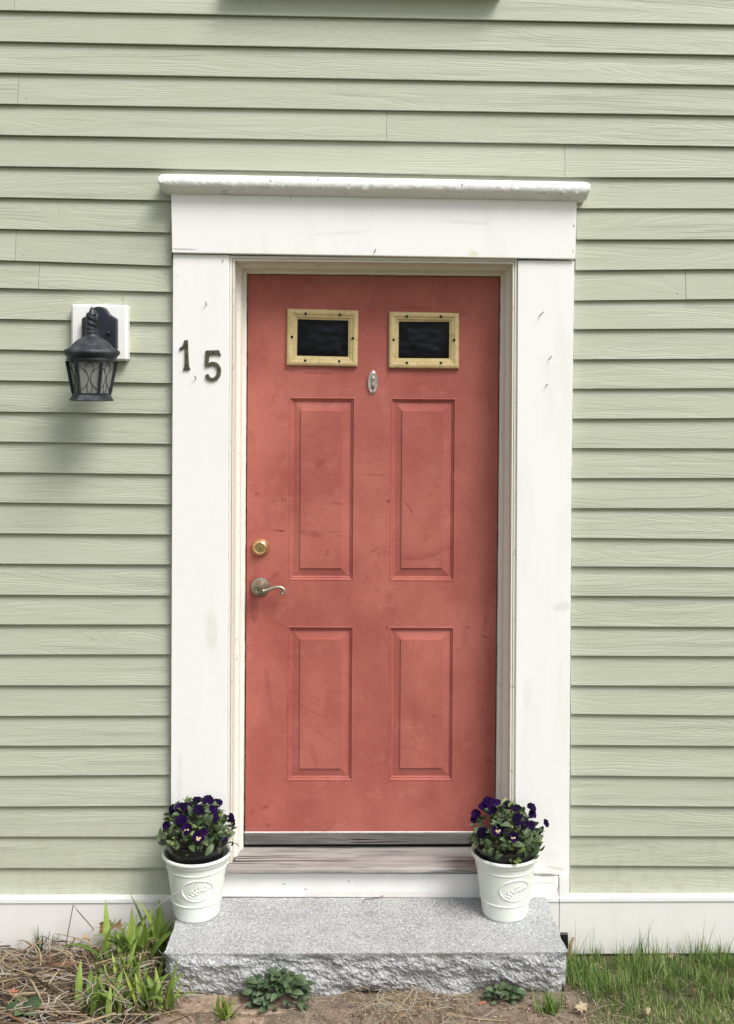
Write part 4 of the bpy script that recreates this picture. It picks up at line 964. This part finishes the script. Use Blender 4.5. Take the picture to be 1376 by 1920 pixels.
clump('lily_clump', 245, 1852, 26, 0.045, 0.07, 0.14, 'short lily leaves between the back clump and the foreground clumps', 'plant', IR, 0.5, 'lily shoots left of the step', 0.9)
clump('lily_clump', 205, 1898, 38, 0.046, 0.07, 0.15, 'low clump of lily leaves among dry stems in the left foreground', 'plant', IR, 0.45, 'lily shoots left of the step', 0.95)
clump('lily_clump', 277, 1898, 34, 0.034, 0.08, 0.165, 'low clump of lily leaves in the foreground beside the left corner of the step', 'plant', IR, 0.5, 'lily shoots left of the step', 0.95)
clump('lily_clump', 168, 1765, 3, 0.005, 0.06, 0.085, 'lone short green lily shoot by the skirt board next to a tan leaf', 'plant', IR[:1], 0.15, 'lily shoots left of the step', 1.6)
GB = [blade_mesh('leaf', 1.0, 0.04, b, M_G[1], .3, 6, .2) for b in (0.15, 0.5, 0.9)]
GBD = [blade_mesh('leaf', 1.0, 0.05, b, M_G[0], .3, 6, .2) for b in (0.15, 0.4, 0.8)]
clump('grass_tuft', 70, 1782, 16, 0.008, 0.05, 0.12, 'spiky dark green grass tuft against the left skirt board', 'grass tuft', GBD, 0.8, 'small grass tufts')
clump('grass_tuft', 98, 1782, 6, 0.006, 0.03, 0.07, 'sparse few-bladed grass tuft by the skirt board near the bent twig', 'grass tuft', GBD, 0.5, 'small grass tufts')
clump('grass_tuft', 425, 1908, 26, 0.012, 0.045, 0.085, 'small bright green grass tuft growing between the paving bricks', 'grass tuft', IR[:3], 0.8, 'small grass tufts')
clump('grass_tuft', 1032, 1898, 60, 0.018, 0.05, 0.085, 'green grass tuft at the right front corner of the granite step', 'grass tuft', GB, 0.6, 'small grass tufts', 1.2)
WL = [leaf_mesh('leaf', 0.042, 0.030, M_WEED, 0.08, 0.25, 0.25), leaf_mesh('leaf', 0.034, 0.024, M_WEED, 0.05, 0.45, 0.2), leaf_mesh('leaf', 0.05, 0.026, M_WEED, 0.07, 0.35, 0.2)]
def rosette(px, py, n, rx, hh, lab, sc=1.0):
    b = G(px, py); t = thing('weed', b, lab, 'weed', 'weeds at the foot of the step')
    for k in range(n):
        th = random.uniform(0, 6.28); f = random.uniform(0.02, 1.35); s2 = random.uniform(.55, 1.0)
        p = b + Vector((rx * math.cos(th) * math.cos(f) * s2, rx * .5 * math.sin(th) * math.cos(f) * s2 , hh * math.sin(f) * s2 + 0.006))
        n_ = Vector((math.cos(th) * .6 * math.cos(f), math.sin(th) * .6 * math.cos(f) - .35, .75)).normalized()
        d_ = Vector((math.cos(th) + random.uniform(-.4, .4), math.sin(th) + random.uniform(-.4, .4), random.uniform(-.1, .5))).normalized(); z = (n_ - d_ * n_.dot(d_)).normalized(); y = z.cross(d_)
        inst('leaf', random.choice(WL), Matrix.Translation(p - d_ * .015) @ Matrix((d_, y, z)).transposed().to_4x4() @ Matrix.Scale(random.uniform(.7, 1.05) * sc, 4), t)
rosette(522, 1882, 170, 0.118, 0.10, 'leafy dark green weed growing against the middle of the rough step front', .74)
rosette(946, 1879, 70, 0.068, 0.055, 'smaller dark green weed near the right end of the step front', .68)
rosette(40, 1900, 10, 0.06, 0.03, 'few broad weed leaves lying in the dry stems at bottom left', 1.25)

# grass lawn right of the step: uncountable
random.seed(33)
verts, faces, mids = [], [], []
def add_blade(p, az, L, Wd, lean, bend, mi):
    d_ = Vector((math.cos(az), math.sin(az), 0)); s2 = Vector((-d_.y, d_.x, 0)); q = Vector(p); an = lean; b0 = len(verts)
    for i in range(4):
        t_ = i / 3; w_ = Wd * .5 * (1 - t_ ** 1.5 * .92)
        verts.append(q - s2 * w_); verts.append(q + s2 * w_)
        q = q + (d_ * math.sin(an) + Vector((0, 0, 1)) * math.cos(an)) * (L / 3); an += bend
    for i in range(3): faces.append((b0 + 2 * i, b0 + 2 * i + 1, b0 + 2 * i + 3, b0 + 2 * i + 2)); mids.append(mi)
xg0 = gx1 + 0.012
for k in range(18000):
    x = random.uniform(xg0, 1.75) if k % 4 else random.uniform(xg0, 1.3); y = random.uniform(-0.95, -0.05)
    pn = noise.noise((x * 6, y * 8, 3)); near = sstep(-0.22, -0.06, y)
    if noise.noise((x * 9, y * 9, 20)) < -0.10 and random.random() < .8: continue
    edge = sstep(xg0, xg0 + .10, x + .03 * noise.noise((y * 20, 1, 1)))
    if y < -0.36 and random.random() > edge: continue
    thatch = sstep(-0.38, -0.52, y)
    r_ = random.random()
    if r_ < 0.11 + 0.27 * thatch: mi = 3
    elif r_ < 0.52 - .15 * thatch: mi = 0
    elif r_ < 0.84: mi = 1
    else: mi = 2
    L = random.uniform(.035, .088) * (1 + .6 * pn) * (1 - .45 * thatch)
    lean = abs(random.gauss(0, .35)); bend = abs(random.gauss(.12, .16))
    if mi == 3: lean = random.uniform(.7, 1.5); bend = .1; L *= .9
    if near > .4 and random.random() < .05: L = random.uniform(.09, .175); lean *= .6; bend *= .6; mi = random.choice((0, 0, 1))
    add_blade((x, y, gz(x, y) - .004), random.uniform(0, 6.28), L, random.uniform(.0016, .0032), lean, bend, mi)
def stuff(name, mats):
    me = bpy.data.meshes.new(name); me.from_pydata([tuple(v) for v in verts], [], faces)
    for m in mats: me.materials.append(m)
    me.polygons.foreach_set('material_index', mids); o = bpy.data.objects.new(name, me); col.objects.link(o); return o
o = stuff('grass', M_G); tag(o, 'rough green lawn grass mixed with straw right of the step', 'grass', kind='stuff')

# dry stems heaped left of the step, straw in front
random.seed(51)
bm = bmesh.new()
def stem(p, az, L, r_, rise, curl, mi, nseg=6, h0=0.0):
    pts = []; q = Vector(p); a_ = az; el = rise
    for i in range(nseg + 1):
        g_ = gz(q.x, q.y); q.z = max(q.z, g_ + r_ * .5)
        if q.y > -0.042: q.y = -0.042
        if q.x > gx0 - .006 and q.y > fy - .012:
            if q.x < gx0 + .06: q.x = gx0 - .006
            else: q.y = fy - .012
        pts.append(q.copy()); q = q + Vector((math.cos(a_) * math.cos(el), math.sin(a_) * math.cos(el), math.sin(el))) * (L / nseg)
        a_ += curl + random.gauss(0, .12); el -= rise * 1.8 / nseg
    tube(bm, pts, [r_ * (1 - .45 * i / nseg) for i in range(nseg + 1)], 4, mi)
for k in range(2000):
    x = random.uniform(-1.75, gx0 + .02); y = random.uniform(-.85, -.05)
    if x > -.86 and y > -.3 and random.random() < .55: continue
    if random.random() > .35 + .65 * sstep(-.05, -.2, y): continue
    az = random.choice((random.gauss(-.55, .35), random.gauss(.15, .3), random.gauss(2.5, .5), random.uniform(0, 6.28)))
    mi = random.choices((0, 1, 2, 3, 4), (26, 27, 22, 20, 5))[0]
    L = random.uniform(.05, .22); r_ = random.uniform(.0009, .0022) if k % 4 else random.uniform(.0024, .0044)
    stem((x, y, gz(x, y) + random.uniform(0, .028) * sstep(-.04, -.15, y)), az, L, r_, random.uniform(0, .35), random.gauss(0, .10), mi)
for k in range(700):                                   # straw and chips in front of the step and along the lawn edge
    x = random.uniform(gx0, gx1 + .12); y = random.uniform(-.85, fy - .015)
    dens = .10 + .9 * max(sstep(.02, .22, x) * (1 - sstep(.34, .46, x)), sstep(.5, .62, x) * .8)
    if random.random() > dens: continue
    stem((x, y, gz(x, y) + random.uniform(.0, .012)), random.uniform(0, 6.28), random.uniform(.02, .13), random.uniform(.0006, .0013), random.uniform(0, .25), random.gauss(0, .22), random.choices((0, 1, 2, 3), (48, 18, 26, 8))[0])
for k in range(110):                                   # dead lily straw among the green shoots
    b_ = G(random.gauss(238, 40), random.uniform(1800, 1915))
    stem((b_.x, min(b_.y, -.06), b_.z + random.uniform(.01, .06)), random.uniform(0, 6.28), random.uniform(.06, .17), random.uniform(.001, .0021), random.uniform(.1, .9), random.gauss(0, .2), random.choices((0, 1, 2), (45, 20, 35))[0], 7)
for k in range(150):                                   # dry tangle at the middle of the step front
    b_ = G(random.gauss(745, 50), random.gauss(1892, 12))
    stem((b_.x, b_.y, b_.z + random.uniform(.0, .02)), random.uniform(0, 6.28), random.uniform(.04, .13), random.uniform(.0006, .0013), random.uniform(.1, .9), random.gauss(0, .35), random.choices((0, 1, 2), (55, 10, 35))[0], 8)
o = obj('dry_stems', bm, M_S); tag(o, 'tangled heap of dry brown and tan stems over the flower bed', 'dead stems', kind='stuff')
bm = bmesh.new()
for k in range(4200):                                  # crumbs, chips and bits of bark
    x = random.uniform(-1.6, gx1 + .25); y = random.uniform(-.8, -.05)
    if gx0 - .01 < x < gx1 + .01 and y > fy - .012: continue
    p = Vector((x, y, gz(x, y) + random.uniform(.001, .006))); s2 = random.uniform(.0015, .006); an = random.uniform(0, 6.28)
    a_ = Vector((math.cos(an), math.sin(an), random.uniform(-.3, .3))) * s2 * random.uniform(1, 2.2); b_ = Vector((-math.sin(an), math.cos(an), random.uniform(-.3, .3))) * s2 * .6; c_ = Vector((0, 0, s2 * .5))
    vv = [bm.verts.new(p + q) for q in (-a_, -b_, a_, b_, c_)]
    for i in range(4): bm.faces.new((vv[i], vv[(i + 1) % 4], vv[4])).material_index = random.choice((0, 1, 1, 3, 4, 2))
o = obj('mulch_crumbs', bm, M_S); tag(o, 'loose crumbs of bark, soil and chaff strewn over the ground', 'mulch', kind='stuff')

# dead leaves, each its own thing
def dead_leaf(px, py, size, m, lab, rz, up=0.0, curl=0.5, lobes=True, tilt=0.3):
    b = G(px, py); b.z += up
    if b.y > -.075: b = W(px, py, -.075)
    bm = bmesh.new(); c0 = bm.verts.new((0, 0, 0)); rim = []; N = 22
    for k in range(N):
        t_ = 2 * math.pi * k / N; r_ = size * (0.62 + (0.13 * math.cos(5 * t_) + .07 * math.cos(10 * t_) + .09 * math.cos(2 * t_ + .6) + random.uniform(-.08, .08) if lobes else .20 * math.cos(2 * t_) + .10 * math.cos(5 * t_ + 1)) + random.uniform(-.11, .11))
        x, y = r_ * math.cos(t_), r_ * math.sin(t_) * .8
        rim.append(bm.verts.new((x, y, curl * (y * y) / size + curl * .4 * x * x / size + random.uniform(-.16, .16) * size)))
    mid = [bm.verts.new(((v.co.x) * .5, v.co.y * .5, v.co.z * .3)) for v in rim]
    for k in range(N):
        bm.faces.new((c0, mid[k], mid[(k + 1) % N])); bm.faces.new((mid[k], rim[k], rim[(k + 1) % N], mid[(k + 1) % N]))
    tube(bm, [(0, 0, 0), (-size * .6, 0, .004), (-size * .95, size * .1, .002)], [.0008, .0007, .0005], 4)
    o = obj('dead_leaf', bm, M_DL[m], None, smooth=True); o.location = b + Vector((0, 0, .006)); o.rotation_euler = (tilt, random.uniform(-.3, .3), rz)
    return tag(o, lab, 'dead leaf', 'dead leaves on the ground')
random.seed(6)
dead_leaf(201, 1741, .042, 'brown', 'curled brown maple leaf standing upright among the lily leaves', .4, .03, 1.0, True, 1.1)
dead_leaf(222, 1740, .032, 'tan', 'tan curled leaf tucked beside the brown maple leaf', 1.2, .03, .9, True, 1.0)
dead_leaf(163, 1764, .034, 'tan', 'golden tan oak leaf lying by the skirt board', 2.2, .008, .4, True, .7)
dead_leaf(903, 1886, .015, 'rust', 'small rust red leaf on the soil beside the smaller weed', .3, .003, .6, False)
dead_leaf(1090, 1898, .034, 'pale', 'pale tan crumpled leaf at the edge of the lawn', .8, .008, .5, True, .5)
dead_leaf(1125, 1838, .017, 'tan', 'small tan leaf in the grass nearest the step', 1.6, .03, 1.2, False, .9)
dead_leaf(1254, 1795, .020, 'pale', 'crumpled yellowish leaf in grass below the skirt board', .5, .02, 1.2, True, 1.0)
dead_leaf(1351, 1803, .018, 'tan', 'pale folded leaf in grass at the right edge of the photo', 2.5, .02, 1.3, False, 1.1)
dead_leaf(1213, 1909, .019, 'pale', 'faded straw coloured leaf low in the foreground lawn', 1.0, .015, 1.0, False, .7)
dead_leaf(1150, 1872, .017, 'tan', 'small curled tan leaf deep in the lawn beside the pale crumpled leaf', 2.9, .01, 1.1, False, .8)
dead_leaf(1300, 1870, .016, 'brown', 'brown leaf scrap in the lawn toward the right edge', 1.3, .012, 1.0, False, .7)
dead_leaf(25, 1876, .024, 'rust', 'reddish brown leaf among dry stems at far left', 1.9, .015, .8, True)
dead_leaf(126, 1822, .020, 'rust', 'small rusty leaf in the middle of the stem heap', .2, .02, .8, False)
# single twigs and stalks
def twig(pts, r_, m, lab, cat='twig'):
    o = obj('twig', tube(bmesh.new(), pts, r_, 6), m, None, smooth=True, origin=pts[0]); return tag(o, lab, cat, 'loose twigs and stalks')
g0, g1 = G(122, 1785), G(190, 1765)
twig([g0, W(130, 1740, g0.y), W(138, 1697, g0.y + .01), W(150, 1712, g0.y + .01), W(166, 1730, g0.y), W(184, 1752, g1.y)], [.0016, .0016, .0016, .0015, .0014, .001], M_S[3], 'dark bent twig arching in front of the left skirt board')
pc_ = WZ(305, 1690, Z_STONE)
twig([W(291, 1704, -.215), W(318, 1682, -.236), W(345, 1665, -.246), W(372, 1650, -.250), W(400, 1637, -.246)], [.0011, .0011, .001, .0009, .0006], M_S[2], 'pale dry grass stalk leaning across the left planter', 'stalk')
zz = Z_STONE + .003
twig([WZ(681, 1692, zz), WZ(684, 1686, zz), WZ(696, 1685, zz + .004), WZ(710, 1683, zz), WZ(719, 1679, zz + .006)], [.0012, .0013, .0013, .001, .0007], M_S[3], 'scrap of dark twig on the step against the white riser')
twig([G(735, 1918) + Vector((0, 0, .01)), G(760, 1885) + Vector((0, 0, .02)), G(778, 1862) + Vector((0, 0, .02))], [.0022, .0028, .0016], M_S[0], 'broad pale straw standing against the middle of the step front', 'stalk')
twig([G(805, 1890) + Vector((0, 0, .004)), G(850, 1905) + Vector((0, 0, .004)), G(900, 1914) + Vector((0, 0, .004)), G(952, 1917) + Vector((0, 0, .004))], [.0018, .0024, .0024, .001], M_S[0], 'long flat tan straw lying on the soil in front of the step', 'stalk')
twig([G(25, 1810) + Vector((0, 0, .02)), G(62, 1860) + Vector((0, 0, .03)), G(92, 1915) + Vector((0, 0, .02))], [.0024, .0026, .002], M_S[0], 'long straight pale stem slanting across the left foreground', 'stalk')
# flat black rectangle and wooden stake beside the step's right end
bx0 = W(1051, 1752, -0.040)
o = obj('black_rectangle', slab_px([(1050, 1751.5), (1064, 1751.5), (1064.5, 1780), (1050, 1780)], -0.043, -0.031, 0.001, 1), M_PLASTIC); tag(o, 'small black rectangle on the skirt board behind the right end of the step', 'rectangle')
sp0 = W(1067, 1792, -.075)
bm = tube(bmesh.new(), [sp0 + Vector((0, 0, -.02)), W(1069, 1772, -.075), W(1074, 1757, -.07)], [.007, .006, .0045], 7)
for v in bm.verts: v.co += Vector((.0016 * noise.noise(v.co * 90), .0016 * noise.noise(v.co * 70), .003 * noise.noise(v.co * 120)))
o = obj('wood_stump', bm, M_DL['tan'], None, origin=sp0); tag(o, 'short broken wooden stake between the step and the lawn', 'stake')
